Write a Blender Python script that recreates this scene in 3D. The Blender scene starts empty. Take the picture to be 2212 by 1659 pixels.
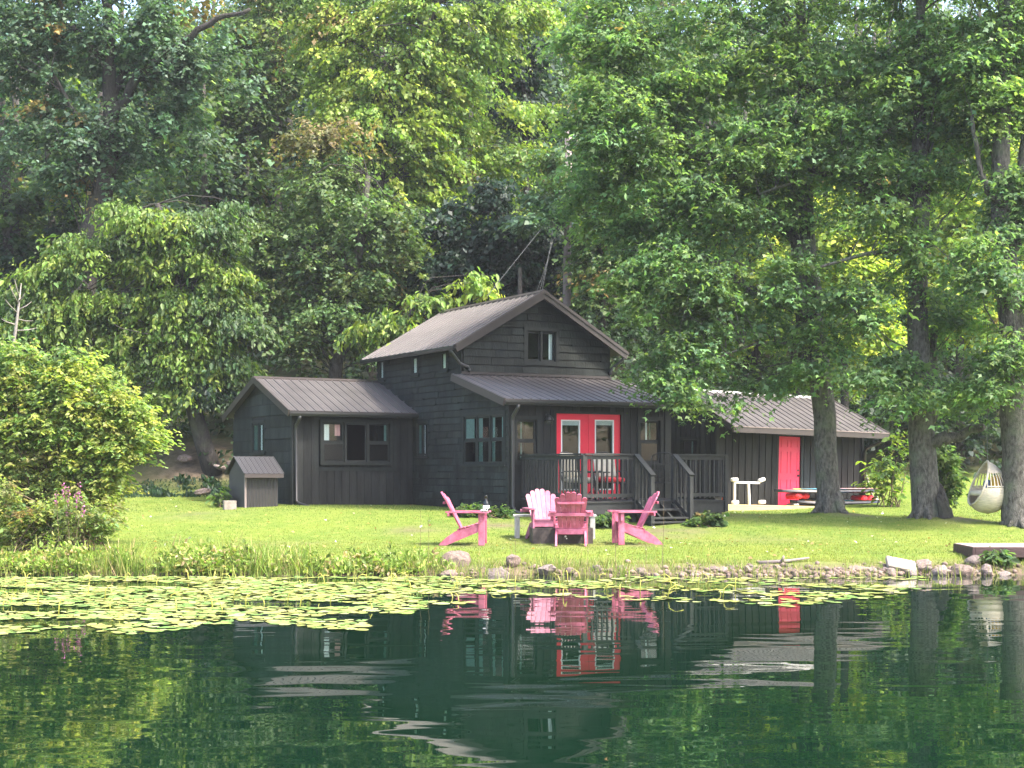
import bpy, math, random
import numpy as np
from mathutils import Vector, Matrix
R = math.radians
rnd = random.Random(7)
nrg = np.random.default_rng(11)
col = bpy.context.scene.collection

# ------------------------------------------------------------------ camera model
F = 3200.0; W0 = 2212.0; HY = 1015.0; CX = 1106.0; H = 1.73
def P(px, py, d):
    """point at distance d seen at that place of the picture (used to lay the site out)"""
    return Vector(((px-CX)/F*d, d, H+(HY-py)/F*d))
def PX(px, d): return (px-CX)/F*d

# ------------------------------------------------------------------ terrain
GY = [-400, 20, 23.4, 24.1, 24.5, 25.0, 25.5, 27.0, 28.5, 29.2, 31.1, 33.4, 38.0, 42.0, 46.0, 50.0, 60.0, 75.0, 100., 140., 400.]
GZ = [-1.5, -1.2, -.45, -.06, .10, .20, .27, .32, .35, .37, .55, .80, .88, 1.02, 1.5, 3.2, 9.0, 17.5, 29., 44., 60.]
def shore(x):
    return .14*math.sin(x*.83+1)+.09*math.sin(x*2.1)+.05*math.sin(x*5.3+2)
def ground(x, y):
    yy = y - (shore(x) if y < 27 else 0)*(1 if y < 25 else max(0, (27-y)/2))
    z = float(np.interp(yy, GY, GZ))
    if y > 26: z += .03*math.sin(x*.7+y*.5)*min(1, (y-26)/6)
    if x > 2: z -= .15*min(1,(x-2)/3)*max(0,min(1,(y-31.5)/3))*max(0,min(1,(44-y)/4))
    # earth bank on the left behind the house
    if y > 41.5: z += 1.1*math.exp(-((x+9.0)/3.)**2)*min(1, (y-41.5)/2.5)
    if y > 50: z += 1.2*math.sin(x*.11+1.3)*min(1, (y-50)/15)
    for bx, by, bh, bw in MOUNDS:
        r2 = (x-bx)**2+(y-by)**2
        if r2 < 9: z += bh*math.exp(-r2/bw**2)
    return z
MOUNDS = []

# ------------------------------------------------------------------ mesh collector
class MB:
    def __init__(s): s.v = []; s.f = []; s.c = []
    def add(s, vs, fs, c=None):
        n = len(s.v); s.v += [tuple(v) for v in vs]; s.f += [tuple(i+n for i in f) for f in fs]
        s.c += [c if c is not None else (1, 1, 1)]*len(vs)
    def hexa(s, p, c=None):
        s.add(p, [(0,3,2,1),(4,5,6,7),(0,1,5,4),(1,2,6,5),(2,3,7,6),(3,0,4,7)], c)
    def box(s, x0,x1,y0,y1,z0,z1, m=None, c=None):
        p = [(x0,y0,z0),(x1,y0,z0),(x1,y1,z0),(x0,y1,z0),(x0,y0,z1),(x1,y0,z1),(x1,y1,z1),(x0,y1,z1)]
        if m: p = [m(*q) for q in p]
        s.hexa(p, c)
    def bbox(s, x0,x1,y0,y1,z0,z1, b=.006, m=None, c=None):
        """box with chamfered edges"""
        b = min(b, (x1-x0)*.4, (y1-y0)*.4, (z1-z0)*.4)
        vs = []
        for X, sx in ((x0,1),(x1,-1)):
            for Y, sy in ((y0,1),(y1,-1)):
                for Z, sz in ((z0,1),(z1,-1)):
                    vs += [(X, Y+sy*b, Z+sz*b), (X+sx*b, Y, Z+sz*b), (X+sx*b, Y+sy*b, Z)]
        if m: vs = [m(*q) for q in vs]
        def I(ix,iy,iz,k): return (ix*4+iy*2+iz)*3+k
        fs = []
        for ix in (0,1): fs.append([I(ix,0,0,0),I(ix,1,0,0),I(ix,1,1,0),I(ix,0,1,0)][::(-1 if ix == 0 else 1)])
        for iy in (0,1): fs.append([I(0,iy,0,1),I(1,iy,0,1),I(1,iy,1,1),I(0,iy,1,1)][::(1 if iy == 0 else -1)])
        for iz in (0,1): fs.append([I(0,0,iz,2),I(1,0,iz,2),I(1,1,iz,2),I(0,1,iz,2)][::(-1 if iz == 0 else 1)])
        for a in (0,1):
            for b2 in (0,1):
                fs.append([I(0,a,b2,1),I(1,a,b2,1),I(1,a,b2,2),I(0,a,b2,2)])
                fs.append([I(a,0,b2,0),I(a,1,b2,0),I(a,1,b2,2),I(a,0,b2,2)])
                fs.append([I(a,b2,0,0),I(a,b2,1,0),I(a,b2,1,1),I(a,b2,0,1)])
                for d in (0,1): fs.append([I(a,b2,d,0),I(a,b2,d,1),I(a,b2,d,2)])
        s.add(vs, fs, c)
    def bar(s, a, b, w, h, up=(0,0,1), c=None, bev=0):
        a = Vector(a); b = Vector(b); d = b-a; L = d.length; d.normalize()
        sd = d.cross(Vector(up))
        if sd.length < 1e-4: sd = d.cross(Vector((0,1,0)))
        sd.normalize(); u = sd.cross(d)
        m = lambda x, y, z: a + d*x + sd*y + u*z
        if bev: s.bbox(0, L, -w/2, w/2, -h/2, h/2, bev, m, c)
        else: s.box(0, L, -w/2, w/2, -h/2, h/2, m, c)
    def tube(s, pts, rad, n=6, c=None, cap=True):
        pts = [Vector(p) for p in pts]; k = len(pts)
        if not hasattr(rad, '__len__'): rad = [rad]*k
        vs = []; x = None
        for i in range(k):
            t = (pts[min(i+1,k-1)]-pts[max(i-1,0)]); t.normalize()
            if x is None:
                x = t.orthogonal().normalized()
            else:
                x = x - t*x.dot(t)
                x = x.normalized() if x.length > 1e-5 else t.orthogonal().normalized()
            y = t.cross(x)
            for j in range(n):
                a = 2*math.pi*j/n
                vs.append(pts[i]+(x*math.cos(a)+y*math.sin(a))*rad[i])
        fs = [(i*n+j, i*n+(j+1)%n, (i+1)*n+(j+1)%n, (i+1)*n+j) for i in range(k-1) for j in range(n)]
        if cap: fs += [tuple(range(n))[::-1], tuple((k-1)*n+j for j in range(n))]
        s.add(vs, fs, c)
    def prism(s, poly, m, t0, t1, c=None):
        """polygon (a,b) pushed from t0 to t1 along third coordinate, m(a,b,t)->point"""
        n = len(poly)
        vs = [m(a,b,t0) for a,b in poly]+[m(a,b,t1) for a,b in poly]
        fs = [tuple(range(n))[::-1], tuple(range(n,2*n))]+[(i,(i+1)%n,n+(i+1)%n,n+i) for i in range(n)]
        s.add(vs, fs, c)
    def lathe(s, prof, n=16, o=(0,0,0), c=None, m=None):
        vs = []
        for r, z in prof:
            for j in range(n):
                a = 2*math.pi*j/n; p = (o[0]+r*math.cos(a), o[1]+r*math.sin(a), o[2]+z)
                vs.append(m(*p) if m else p)
        k = len(prof)
        fs = [(i*n+j, i*n+(j+1)%n, (i+1)*n+(j+1)%n, (i+1)*n+j) for i in range(k-1) for j in range(n)]
        fs += [tuple(range(n))[::-1], tuple((k-1)*n+j for j in range(n))]
        s.add(vs, fs, c)
    def build(s, name, mat, parent=None, smooth=False, colors=False):
        me = bpy.data.meshes.new(name)
        me.from_pydata(s.v, [], s.f); me.update()
        if colors:
            ca = me.color_attributes.new('tone', 'FLOAT_COLOR', 'POINT')
            arr = np.ones((len(s.v), 4), np.float32); arr[:, :3] = np.array(s.c, np.float32)
            ca.data.foreach_set('color', arr.ravel())
        me.materials.append(mat)
        if smooth: me.polygons.foreach_set('use_smooth', [True]*len(me.polygons))
        o = bpy.data.objects.new(name, me); col.objects.link(o)
        if parent is not None: o.parent = parent
        return o

def build_each(mb, name, mat, parent=None, colors=False):
    """one object for every separate piece collected in mb"""
    n = len(mb.v); p = list(range(n))
    def find(i):
        while p[i] != i: p[i] = p[p[i]]; i = p[i]
        return i
    for f in mb.f:
        for k in f[1:]: p[find(k)] = find(f[0])
    groups = {}
    for f in mb.f: groups.setdefault(find(f[0]), []).append(f)
    out = []
    for fs in groups.values():
        idx = sorted(set(i for f in fs for i in f)); mp = {i: j for j, i in enumerate(idx)}
        q = MB(); q.v = [mb.v[i] for i in idx]; q.c = [mb.c[i] for i in idx]; q.f = [tuple(mp[i] for i in f) for f in fs]
        out.append(q.build(name, mat, parent, colors=colors))
    return out

def mesh_np(name, co, faces_flat, sizes, mat, tone=None, parent=None, smooth=False):
    me = bpy.data.meshes.new(name)
    me.vertices.add(len(co)); me.vertices.foreach_set('co', np.asarray(co, np.float32).ravel())
    sizes = np.asarray(sizes, np.int32); st = np.concatenate([[0], np.cumsum(sizes)[:-1]]).astype(np.int32)
    me.loops.add(int(sizes.sum())); me.loops.foreach_set('vertex_index', np.asarray(faces_flat, np.int32).ravel())
    me.polygons.add(len(sizes)); me.polygons.foreach_set('loop_start', st)
    if smooth: me.polygons.foreach_set('use_smooth', np.ones(len(sizes), bool))
    me.update(calc_edges=True)
    if tone is not None:
        ca = me.color_attributes.new('tone', 'FLOAT_COLOR', 'POINT')
        arr = np.ones((len(co), 4), np.float32); arr[:, :3] = tone
        ca.data.foreach_set('color', arr.ravel())
    me.materials.append(mat)
    o = bpy.data.objects.new(name, me); col.objects.link(o)
    if parent is not None: o.parent = parent
    return o

def tag(o, label=None, cat=None, group=None, kind=None):
    if label: o['label'] = label
    if cat: o['category'] = cat
    if group: o['group'] = group
    if kind: o['kind'] = kind
    return o
def empty(name, loc=(0,0,0), rz=0, label=None, cat=None, group=None):
    o = bpy.data.objects.new(name, None); col.objects.link(o); o.empty_display_size = .2
    o.location = loc; o.rotation_euler = (0, 0, rz)
    return tag(o, label, cat, group)
def copy_tree(o, parent=None):
    c = o.copy(); col.objects.link(c)
    if parent is not None: c.parent = parent
    for ch in [q for q in bpy.data.objects if q.parent is o]: copy_tree(ch, c)
    return c

# ------------------------------------------------------------------ materials
def new_mat(name):
    m = bpy.data.materials.new(name); m.use_nodes = True
    nt = m.node_tree; b = nt.nodes['Principled BSDF']
    return m, nt, b
def paint(name, c, rough=.6, var=.25, scale=6, metal=0, spec=.5, tone=False, bump=0, bscale=40, c2=None, stretch=None):
    m, nt, b = new_mat(name); N = nt.nodes.new; L = nt.links.new
    b.inputs['Roughness'].default_value = rough; b.inputs['Metallic'].default_value = metal
    b.inputs['Specular IOR Level'].default_value = spec
    tc = N('ShaderNodeTexCoord'); src = tc.outputs['Object']
    if stretch:
        mp = N('ShaderNodeMapping'); mp.inputs['Scale'].default_value = stretch; L(src, mp.inputs[0]); src = mp.outputs[0]
    n = N('ShaderNodeTexNoise'); n.inputs['Scale'].default_value = scale; n.inputs['Detail'].default_value = 5; n.inputs['Roughness'].default_value = .65
    L(src, n.inputs['Vector'])
    mr = N('ShaderNodeMapRange'); mr.inputs[1].default_value = .3; mr.inputs[2].default_value = .7
    L(n.outputs[0], mr.inputs[0])
    mix = N('ShaderNodeMix'); mix.data_type = 'RGBA'
    mix.inputs[6].default_value = (*[x*(1-var) for x in c], 1)
    mix.inputs[7].default_value = (*(c2 or [min(1, x*(1+var)) for x in c]), 1)
    L(mr.outputs[0], mix.inputs[0]); out = mix.outputs[2]
    if tone:
        a = N('ShaderNodeVertexColor'); a.layer_name = 'tone'
        mu = N('ShaderNodeMix'); mu.data_type = 'RGBA'; mu.blend_type = 'MULTIPLY'; mu.inputs[0].default_value = 1
        L(out, mu.inputs[6]); L(a.outputs[0], mu.inputs[7]); out = mu.outputs[2]
    L(out, b.inputs['Base Color'])
    if bump:
        bn = N('ShaderNodeTexNoise'); bn.inputs['Scale'].default_value = bscale; bn.inputs['Detail'].default_value = 4
        L(src, bn.inputs['Vector'])
        bp = N('ShaderNodeBump'); bp.inputs['Strength'].default_value = bump; bp.inputs['Distance'].default_value = .02
        L(bn.outputs[0], bp.inputs['Height']); L(bp.outputs[0], b.inputs['Normal'])
    return m
def leaf_mat(name, transl=.35, rough=.5, gain=1.0):
    m, nt, b = new_mat(name); N = nt.nodes.new; L = nt.links.new
    a = N('ShaderNodeVertexColor'); a.layer_name = 'tone'
    b.inputs['Roughness'].default_value = rough; b.inputs['Specular IOR Level'].default_value = .35
    L(a.outputs[0], b.inputs['Base Color'])
    t = N('ShaderNodeBsdfTranslucent')
    mu = N('ShaderNodeMix'); mu.data_type = 'RGBA'; mu.blend_type = 'MULTIPLY'; mu.inputs[0].default_value = 1
    mu.inputs[7].default_value = (1.45, 1.6, .7, 1); L(a.outputs[0], mu.inputs[6]); L(mu.outputs[2], t.inputs['Color'])
    ms = N('ShaderNodeMixShader'); ms.inputs[0].default_value = transl
    L(b.outputs[0], ms.inputs[1]); L(t.outputs[0], ms.inputs[2])
    L(ms.outputs[0], nt.nodes['Material Output'].inputs['Surface'])
    return m
def bark(name, c1, c2, scale=9):
    m, nt, b = new_mat(name); N = nt.nodes.new; L = nt.links.new
    tc = N('ShaderNodeTexCoord'); mp = N('ShaderNodeMapping'); mp.inputs['Scale'].default_value = (1, 1, .38)
    L(tc.outputs['Object'], mp.inputs[0])
    v = N('ShaderNodeTexNoise'); v.inputs['Scale'].default_value = scale*2.0; v.inputs['Detail'].default_value = 6; v.inputs['Roughness'].default_value = .75
    L(mp.outputs[0], v.inputs['Vector'])
    n2 = N('ShaderNodeTexNoise'); n2.inputs['Scale'].default_value = 2.5; n2.inputs['Detail'].default_value = 4; L(tc.outputs['Object'], n2.inputs['Vector'])
    mr = N('ShaderNodeMapRange'); mr.inputs[1].default_value = .35; mr.inputs[2].default_value = .65; L(v.outputs[0], mr.inputs[0])
    mix = N('ShaderNodeMix'); mix.data_type = 'RGBA'; mix.inputs[6].default_value = (*c1, 1); mix.inputs[7].default_value = (*c2, 1)
    L(mr.outputs[0], mix.inputs[0])
    m2 = N('ShaderNodeMix'); m2.data_type = 'RGBA'; m2.inputs[7].default_value = (c2[0]*.9, c2[1]*1.15, c2[2]*.8, 1)
    mr2 = N('ShaderNodeMapRange'); mr2.inputs[1].default_value = .5; mr2.inputs[2].default_value = .7; mr2.inputs[4].default_value = .6; L(n2.outputs[0], mr2.inputs[0])
    L(mr2.outputs[0], m2.inputs[0]); L(mix.outputs[2], m2.inputs[6]); L(m2.outputs[2], b.inputs['Base Color'])
    b.inputs['Roughness'].default_value = .9; b.inputs['Specular IOR Level'].default_value = .2
    bp = N('ShaderNodeBump'); bp.inputs['Strength'].default_value = 1; bp.inputs['Distance'].default_value = .09
    L(v.outputs[0], bp.inputs['Height']); L(bp.outputs[0], b.inputs['Normal'])
    return m

M = {}
M['siding'] = paint('dark shingle paint', (.0145,.0185,.0168), .7, .45, 3, spec=.18, c2=(.030,.034,.031), tone=True, bump=.35, bscale=30, stretch=(1,1,.35))
M['board'] = paint('dark board paint', (.0145,.0155,.0153), .68, .45, 4, spec=.2, c2=(.027,.028,.0275), tone=True, bump=.3, bscale=30, stretch=(1,1,.2))
M['trim'] = paint('dark trim paint', (.016,.0185,.0172), .6, .25, 8, spec=.25)
M['fascia'] = paint('brown metal trim', (.040,.031,.029), .4, .15, 5)
M['roof'] = paint('brown metal roofing', (.095,.084,.081), .40, .2, 1.1, metal=.2, spec=.55, tone=True)
M['gutter'] = paint('dark gutter metal', (.024,.024,.024), .35, .15, 6)
M['white'] = paint('white vinyl', (.72,.72,.70), .45, .06, 8)
M['curtain'] = paint('white curtain', (.84,.84,.84), .9, .1, 14, stretch=(6,6,.4))
M['blind'] = paint('grey green blind', (.10,.17,.16), .8, .2, 12)
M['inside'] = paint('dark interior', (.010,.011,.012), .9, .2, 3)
M['beige'] = paint('beige interior wall', (.075,.072,.052), .9, .2, 3)
M['red'] = paint('red door paint', (.70,.012,.045), .42, .06, 5)
M['pinkpale'] = paint('sun bleached pink paint', (.27,.062,.115), .6, .2, 9, bump=.15, bscale=50, c2=(.36,.125,.19))
M['redshed'] = paint('rose red door paint', (.72,.030,.085), .5, .06, 5)
M['pink'] = paint('faded red chair paint', (.40,.060,.115), .6, .3, 7, bump=.25, bscale=50, c2=(.50,.145,.23))
M['greywood'] = paint('weathered grey wood', (.33,.32,.30), .85, .3, 18, bump=.3, stretch=(1,1,.3))
M['deck'] = paint('dark deck paint', (.026,.027,.026), .6, .3, 9, spec=.3, bump=.2, tone=True)
M['steel'] = paint('sooty steel', (.030,.022,.020), .7, .5, 12, c2=(.07,.05,.045), bump=.2)
M['iron'] = paint('black wrought iron', (.012,.012,.013), .45, .2, 10)
M['cushion'] = paint('beige cushion', (.52,.47,.37), .9, .12, 10, bump=.2)
M['redcloth'] = paint('red cushion', (.55,.035,.04), .9, .15, 10)
M['orange'] = paint('orange plastic', (.80,.10,.02), .4, .08, 6)
M['lumber'] = paint('new yellow lumber', (.56,.42,.20), .75, .18, 10, stretch=(.3,1,1))
M['blackboard'] = paint('black glossy hull', (.012,.012,.016), .3, .2, 8)
M['blueboard'] = paint('light blue foam', (.20,.55,.80), .5, .08, 5)
M['pinkboard'] = paint('pale pink foam', (.75,.36,.36), .5, .08, 5)
M['yellow'] = paint('yellow print', (.75,.68,.18), .5, .08, 5)
M['lifered'] = paint('red life vest cloth', (.62,.02,.03), .8, .12, 10)
M['wicker'] = paint('pale wicker', (.55,.475,.38), .8, .24, 26, bump=.6, bscale=60, stretch=(.3,.3,2.2))
M['bluecloth'] = paint('blue cushion cloth', (.05,.10,.24), .9, .15, 10)
M['mustard'] = paint('mustard cushion cloth', (.62,.36,.05), .9, .15, 10)
M['dock'] = paint('dark dock timber', (.055,.028,.026), .75, .35, 8, bump=.4, stretch=(.3,1,1))
M['docktop'] = paint('bleached dock boards', (.34,.27,.25), .8, .2, 8)
M['concrete'] = paint('pale concrete', (.24,.205,.175), .9, .35, 7, bump=.3)
M['rock'] = paint('shore rock', (.10,.072,.062), .9, .4, 5, c2=(.23,.175,.15), tone=True, bump=.5, bscale=14)
M['pole'] = paint('weathered pole wood', (.20,.16,.15), .9, .3, 16, bump=.4, stretch=(1,1,.1))
M['wire'] = paint('grey wire', (.085,.09,.09), .6, .1, 5)
M['bottle'] = paint('black bottle glass', (.006,.008,.008), .12, .1, 5)
M['deadwood'] = paint('bleached dead wood', (.20,.18,.155), .9, .2, 14)
M['stem'] = paint('brown stem', (.12,.085,.05), .9, .3, 10)
M['corr'] = paint('brown corrugated steel', (.030,.027,.027), .5, .12, 3)
M['bark_near'] = bark('grey maple bark', (.040,.036,.031), (.20,.187,.165))
M['bark_dark'] = bark('dark forest bark', (.030,.027,.025), (.085,.075,.068))
M['leaf'] = leaf_mat("broad leaves", .55)
M['leaf_far'] = leaf_mat("forest leaves", .42)
M['grass'] = leaf_mat('grass blades', .35, .55)
M['petal'] = leaf_mat('purple petals', .3)

def glass_mat(name, c, rough=.02):
    m, nt, b = new_mat(name); N = nt.nodes.new; L = nt.links.new
    t = N('ShaderNodeBsdfTransparent'); t.inputs[0].default_value = (*c, 1)
    g = N('ShaderNodeBsdfGlossy'); g.inputs['Roughness'].default_value = rough
    n = N('ShaderNodeTexNoise'); n.inputs['Scale'].default_value = 1.3
    bp = N('ShaderNodeBump'); bp.inputs['Strength'].default_value = .05; bp.inputs['Distance'].default_value = .02
    L(n.outputs[0], bp.inputs['Height']); L(bp.outputs[0], g.inputs['Normal'])
    fr = N('ShaderNodeFresnel'); ge = N('ShaderNodeNewGeometry'); mi = N('ShaderNodeMapRange'); mi.inputs[3].default_value = 1.5; mi.inputs[4].default_value = 1/1.5; L(ge.outputs['Backfacing'], mi.inputs[0]); L(mi.outputs[0], fr.inputs['IOR'])
    ms = N('ShaderNodeMixShader'); L(fr.outputs[0], ms.inputs[0]); L(t.outputs[0], ms.inputs[1]); L(g.outputs[0], ms.inputs[2])
    L(ms.outputs[0], nt.nodes['Material Output'].inputs['Surface']); return m
M['glass'] = glass_mat('window glass', (.86,.91,.91))
M['screen'] = glass_mat('window glass with insect screen', (.30,.34,.36), .25)

def ground_mat():
    m, nt, b = new_mat('lawn and forest floor'); N = nt.nodes.new; L = nt.links.new
    tc = N('ShaderNodeTexCoord')
    def noise(s, d=4, st=None):
        n = N('ShaderNodeTexNoise'); n.inputs['Scale'].default_value = s; n.inputs['Detail'].default_value = d; n.inputs['Roughness'].default_value = .65
        src = tc.outputs['Object']
        if st:
            mp = N('ShaderNodeMapping'); mp.inputs['Scale'].default_value = st; L(src, mp.inputs[0]); src = mp.outputs[0]
        L(src, n.inputs['Vector']); return n.outputs[0]
    def ramp(f, a, z, c1, c2):
        mr = N('ShaderNodeMapRange'); mr.inputs[1].default_value = a; mr.inputs[2].default_value = z; L(f, mr.inputs[0])
        x = N('ShaderNodeMix'); x.data_type = 'RGBA'; L(mr.outputs[0], x.inputs[0])
        for i, c in ((6, c1), (7, c2)):
            if isinstance(c, tuple): x.inputs[i].default_value = (*c, 1)
            else: L(c, x.inputs[i])
        return x.outputs[2]
    g1 = ramp(noise(.55, 3), .35, .65, (.060,.105,.016), (.135,.155,.026))
    g2 = ramp(noise(4, 4), .45, .75, g1, (.22,.22,.06))
    g3 = ramp(noise(30, 3), .3, .7, (.10,.15,.02), g2)
    d = ramp(noise(5, 6), .3, .7, (.06,.045,.03), (.17,.125,.09))
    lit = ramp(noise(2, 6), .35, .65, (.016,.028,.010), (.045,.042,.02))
    a = N('ShaderNodeVertexColor'); a.layer_name = 'tone'
    sp = N('ShaderNodeSeparateColor'); L(a.outputs[0], sp.inputs[0])
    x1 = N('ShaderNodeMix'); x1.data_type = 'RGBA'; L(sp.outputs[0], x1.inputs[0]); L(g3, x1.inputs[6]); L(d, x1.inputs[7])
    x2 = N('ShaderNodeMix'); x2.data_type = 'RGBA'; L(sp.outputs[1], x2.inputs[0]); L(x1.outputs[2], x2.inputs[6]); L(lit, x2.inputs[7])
    L(x2.outputs[2], b.inputs['Base Color'])
    b.inputs['Roughness'].default_value = .95; b.inputs['Specular IOR Level'].default_value = .15
    bp = N('ShaderNodeBump'); bp.inputs['Strength'].default_value = .5; bp.inputs['Distance'].default_value = .05
    L(noise(14, 4), bp.inputs['Height']); L(bp.outputs[0], b.inputs['Normal'])
    return m
M['ground'] = ground_mat()

def water_mat():
    m, nt, b = new_mat('lake water'); N = nt.nodes.new; L = nt.links.new
    b.inputs['Base Color'].default_value = (.0016,.0105,.0050, 1)
    b.inputs['Roughness'].default_value = .012; b.inputs['IOR'].default_value = 1.333
    b.inputs['Specular IOR Level'].default_value = .5
    tc = N('ShaderNodeTexCoord')
    def noise(s, d, st, ds=0.):
        mp = N('ShaderNodeMapping'); mp.inputs['Scale'].default_value = st; L(tc.outputs['Object'], mp.inputs[0])
        n = N('ShaderNodeTexNoise'); n.inputs['Scale'].default_value = s; n.inputs['Detail'].default_value = d; n.inputs['Distortion'].default_value = ds
        L(mp.outputs[0], n.inputs['Vector']); return n.outputs[0]
    def bump(h, dist, nrm=None):
        bp = N('ShaderNodeBump'); bp.inputs['Strength'].default_value = 1; bp.inputs['Distance'].default_value = dist
        L(h, bp.inputs['Height'])
        if nrm: L(nrm, bp.inputs['Normal'])
        return bp.outputs[0]
    a = bump(noise(1, 1, (.42, 1.0, 1), .5), WAVE_BIG)
    c = bump(noise(1, 1, (1.1, 2.9, 1), .3), WAVE_SMALL, a)
    L(c, b.inputs['Normal'])
    return m
WAVE_BIG = .0080; WAVE_SMALL = .0019
M['water'] = water_mat()
def pad_mat():
    m, nt, b = new_mat('lily pad'); N = nt.nodes.new; L = nt.links.new
    oi = N('ShaderNodeObjectInfo'); a = N('ShaderNodeVertexColor'); a.layer_name = 'tone'
    L(a.outputs[0], b.inputs['Base Color']); b.inputs['Roughness'].default_value = .45; b.inputs['Specular IOR Level'].default_value = .28
    return m
M['pad'] = pad_mat()
# ================================================================== the cabin
class Frame:
    def __init__(s, px, d, ang, z0):
        s.X = PX(px, d); s.Y = d; s.a = ang; s.c = math.cos(ang); s.s = math.sin(ang); s.z0 = z0
    def front(s, k, px, py=HY):
        a = (px-CX)/F
        L = (a*(s.Y+s.c*k)-s.X+s.s*k)/(s.c-a*s.s)
        return L, H+(HY-py)/F*(s.Y+s.c*k+s.s*L)
    def side(s, L, px, py=HY):
        a = (px-CX)/F
        k = (s.X+s.c*L-a*(s.Y+s.s*L))/(a*s.c+s.s)
        return k, H+(HY-py)/F*(s.Y+s.c*k+s.s*L)
    def world(s, L, k, z=0): return Vector((s.X+s.c*L-s.s*k, s.Y+s.s*L+s.c*k, z))

def plane_front(fr, k): return lambda a, o, z: (a, k-o, z-fr.z0)
def plane_side(fr, L): return lambda a, o, z: (L-o, a, z-fr.z0)

def wall(mb, m, a0, a1, zb, top, holes=(), breaks=(), th=.12):
    """plain wall of thickness th with real openings; top(a) may slope"""
    cuts = sorted(set([a0, a1]+[q for h in holes for q in h[:2]]+list(breaks)))
    cuts = [q for q in cuts if a0 <= q <= a1]
    for i in range(len(cuts)-1):
        p, q = cuts[i], cuts[i+1]; mid = (p+q)/2
        hs = sorted([h for h in holes if h[0] < mid < h[1]], key=lambda h: h[2])
        z = zb
        for h in hs:
            if h[2] > z: mb.box(p, q, -th, 0, z, h[2], m)
            z = h[3]
        e = 1e-4
        tp, tq = top(p+e), top(q-e)
        mb.hexa([m(p,-th,z), m(q,-th,z), m(q,0,z), m(p,0,z), m(p,-th,tp), m(q,-th,tq), m(q,0,tq), m(p,0,tp)])

def laps(mb, m, a0, a1, zb, top, holes=(), course=.19, segs=(.25,.9), jit=.012, thick=.02, slopes=None, brk=None):
    """overlapping shingle courses; each course broken in boards of its own tone"""
    z = zb; rr = random.Random(int(abs(a0*97+zb*31))+5)
    while z < max(top(a0+1e-3), top(a1-1e-3), *( [top(b) for b in brk] if brk else [0])):
        lo, hi = a0, a1
        # clip to the part of the wall that reaches this course
        N = 60; ok = [a0+(a1-a0)*(i+.5)/N for i in range(N) if top(a0+(a1-a0)*(i+.5)/N) > z+course*.6]
        if not ok: break
        hstep = (a1-a0)/N/2
        lo = max(a0, ok[0]-hstep); hi = min(a1, ok[-1]+hstep)
        p = lo
        while p < hi-1e-3:
            q = min(hi, p+rr.uniform(*segs))
            if hi-q < .08: q = hi
            pieces = [(p, q)]
            for h in holes:
                if h[2]-.02 < z+course*.5 < h[3]+.02:
                    np_ = []
                    for x, y in pieces:
                        if y <= h[0] or x >= h[1]: np_.append((x, y)); continue
                        if x < h[0]: np_.append((x, h[0]))
                        if y > h[1]: np_.append((h[1], y))
                    pieces = np_
            dz = rr.uniform(-jit, jit); t = rr.uniform(.78, 1.28); th = thick+.014+rr.uniform(-.005, .005)
            g = rr.uniform(.96, 1.05)
            for x, y in pieces:
                if y-x < .01: continue
                x2, y2 = x+.0015, y-.0015
                tp, tq = min(z+course-.023, top(x2)), min(z+course-.023, top(y2))
                zb2 = z+dz
                if tp < zb2+.02 and tq < zb2+.02: continue
                mb.hexa([m(x2,.001,zb2), m(y2,.001,zb2), m(y2,th,zb2), m(x2,th,zb2),
                         m(x2,.001,tp), m(y2,.001,tq), m(y2,th-.012,tq), m(x2,th-.012,tp)], (t*g, t, t*(2-g)))
            p = q
        z += course

def boards(mb, m, a0, a1, zb, top, holes=(), w=.2, gap=.012, thick=.016, batten=False):
    rr = random.Random(int(abs(a0*77))+3); p = a0
    while p < a1-1e-3:
        q = min(a1, p+w*rr.uniform(.96, 1.04)); mid = (p+q)/2
        iv = [(zb+rr.uniform(-.004,.004), min(top(p), top(q)))]
        cols = [(p, q, iv)]
        for h in holes:
            nc = []
            for x, y, v in cols:
                if y <= h[0] or x >= h[1]: nc.append((x, y, v)); continue
                if x < h[0]: nc.append((x, h[0], v))
                if y > h[1]: nc.append((h[1], y, v))
                xx, yy = max(x, h[0]), min(y, h[1]); nv = []
                for s, e in v:
                    if h[2] > s: nv.append((s, min(e, h[2])))
                    if h[3] < e: nv.append((max(s, h[3]), e))
                nc.append((xx, yy, nv))
            cols = nc
        t = rr.uniform(.85, 1.15)
        for x, y, v in cols:
            gl = gap/2 if x == p else 0; gr = gap/2 if y == q else 0
            for s, e in v:
                if e-s > .02 and y-x > .02: mb.box(x+gl, y-gr, .001, thick+rr.uniform(-.002,.002), s, e, m, (t, t, t))
        p = q

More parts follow.
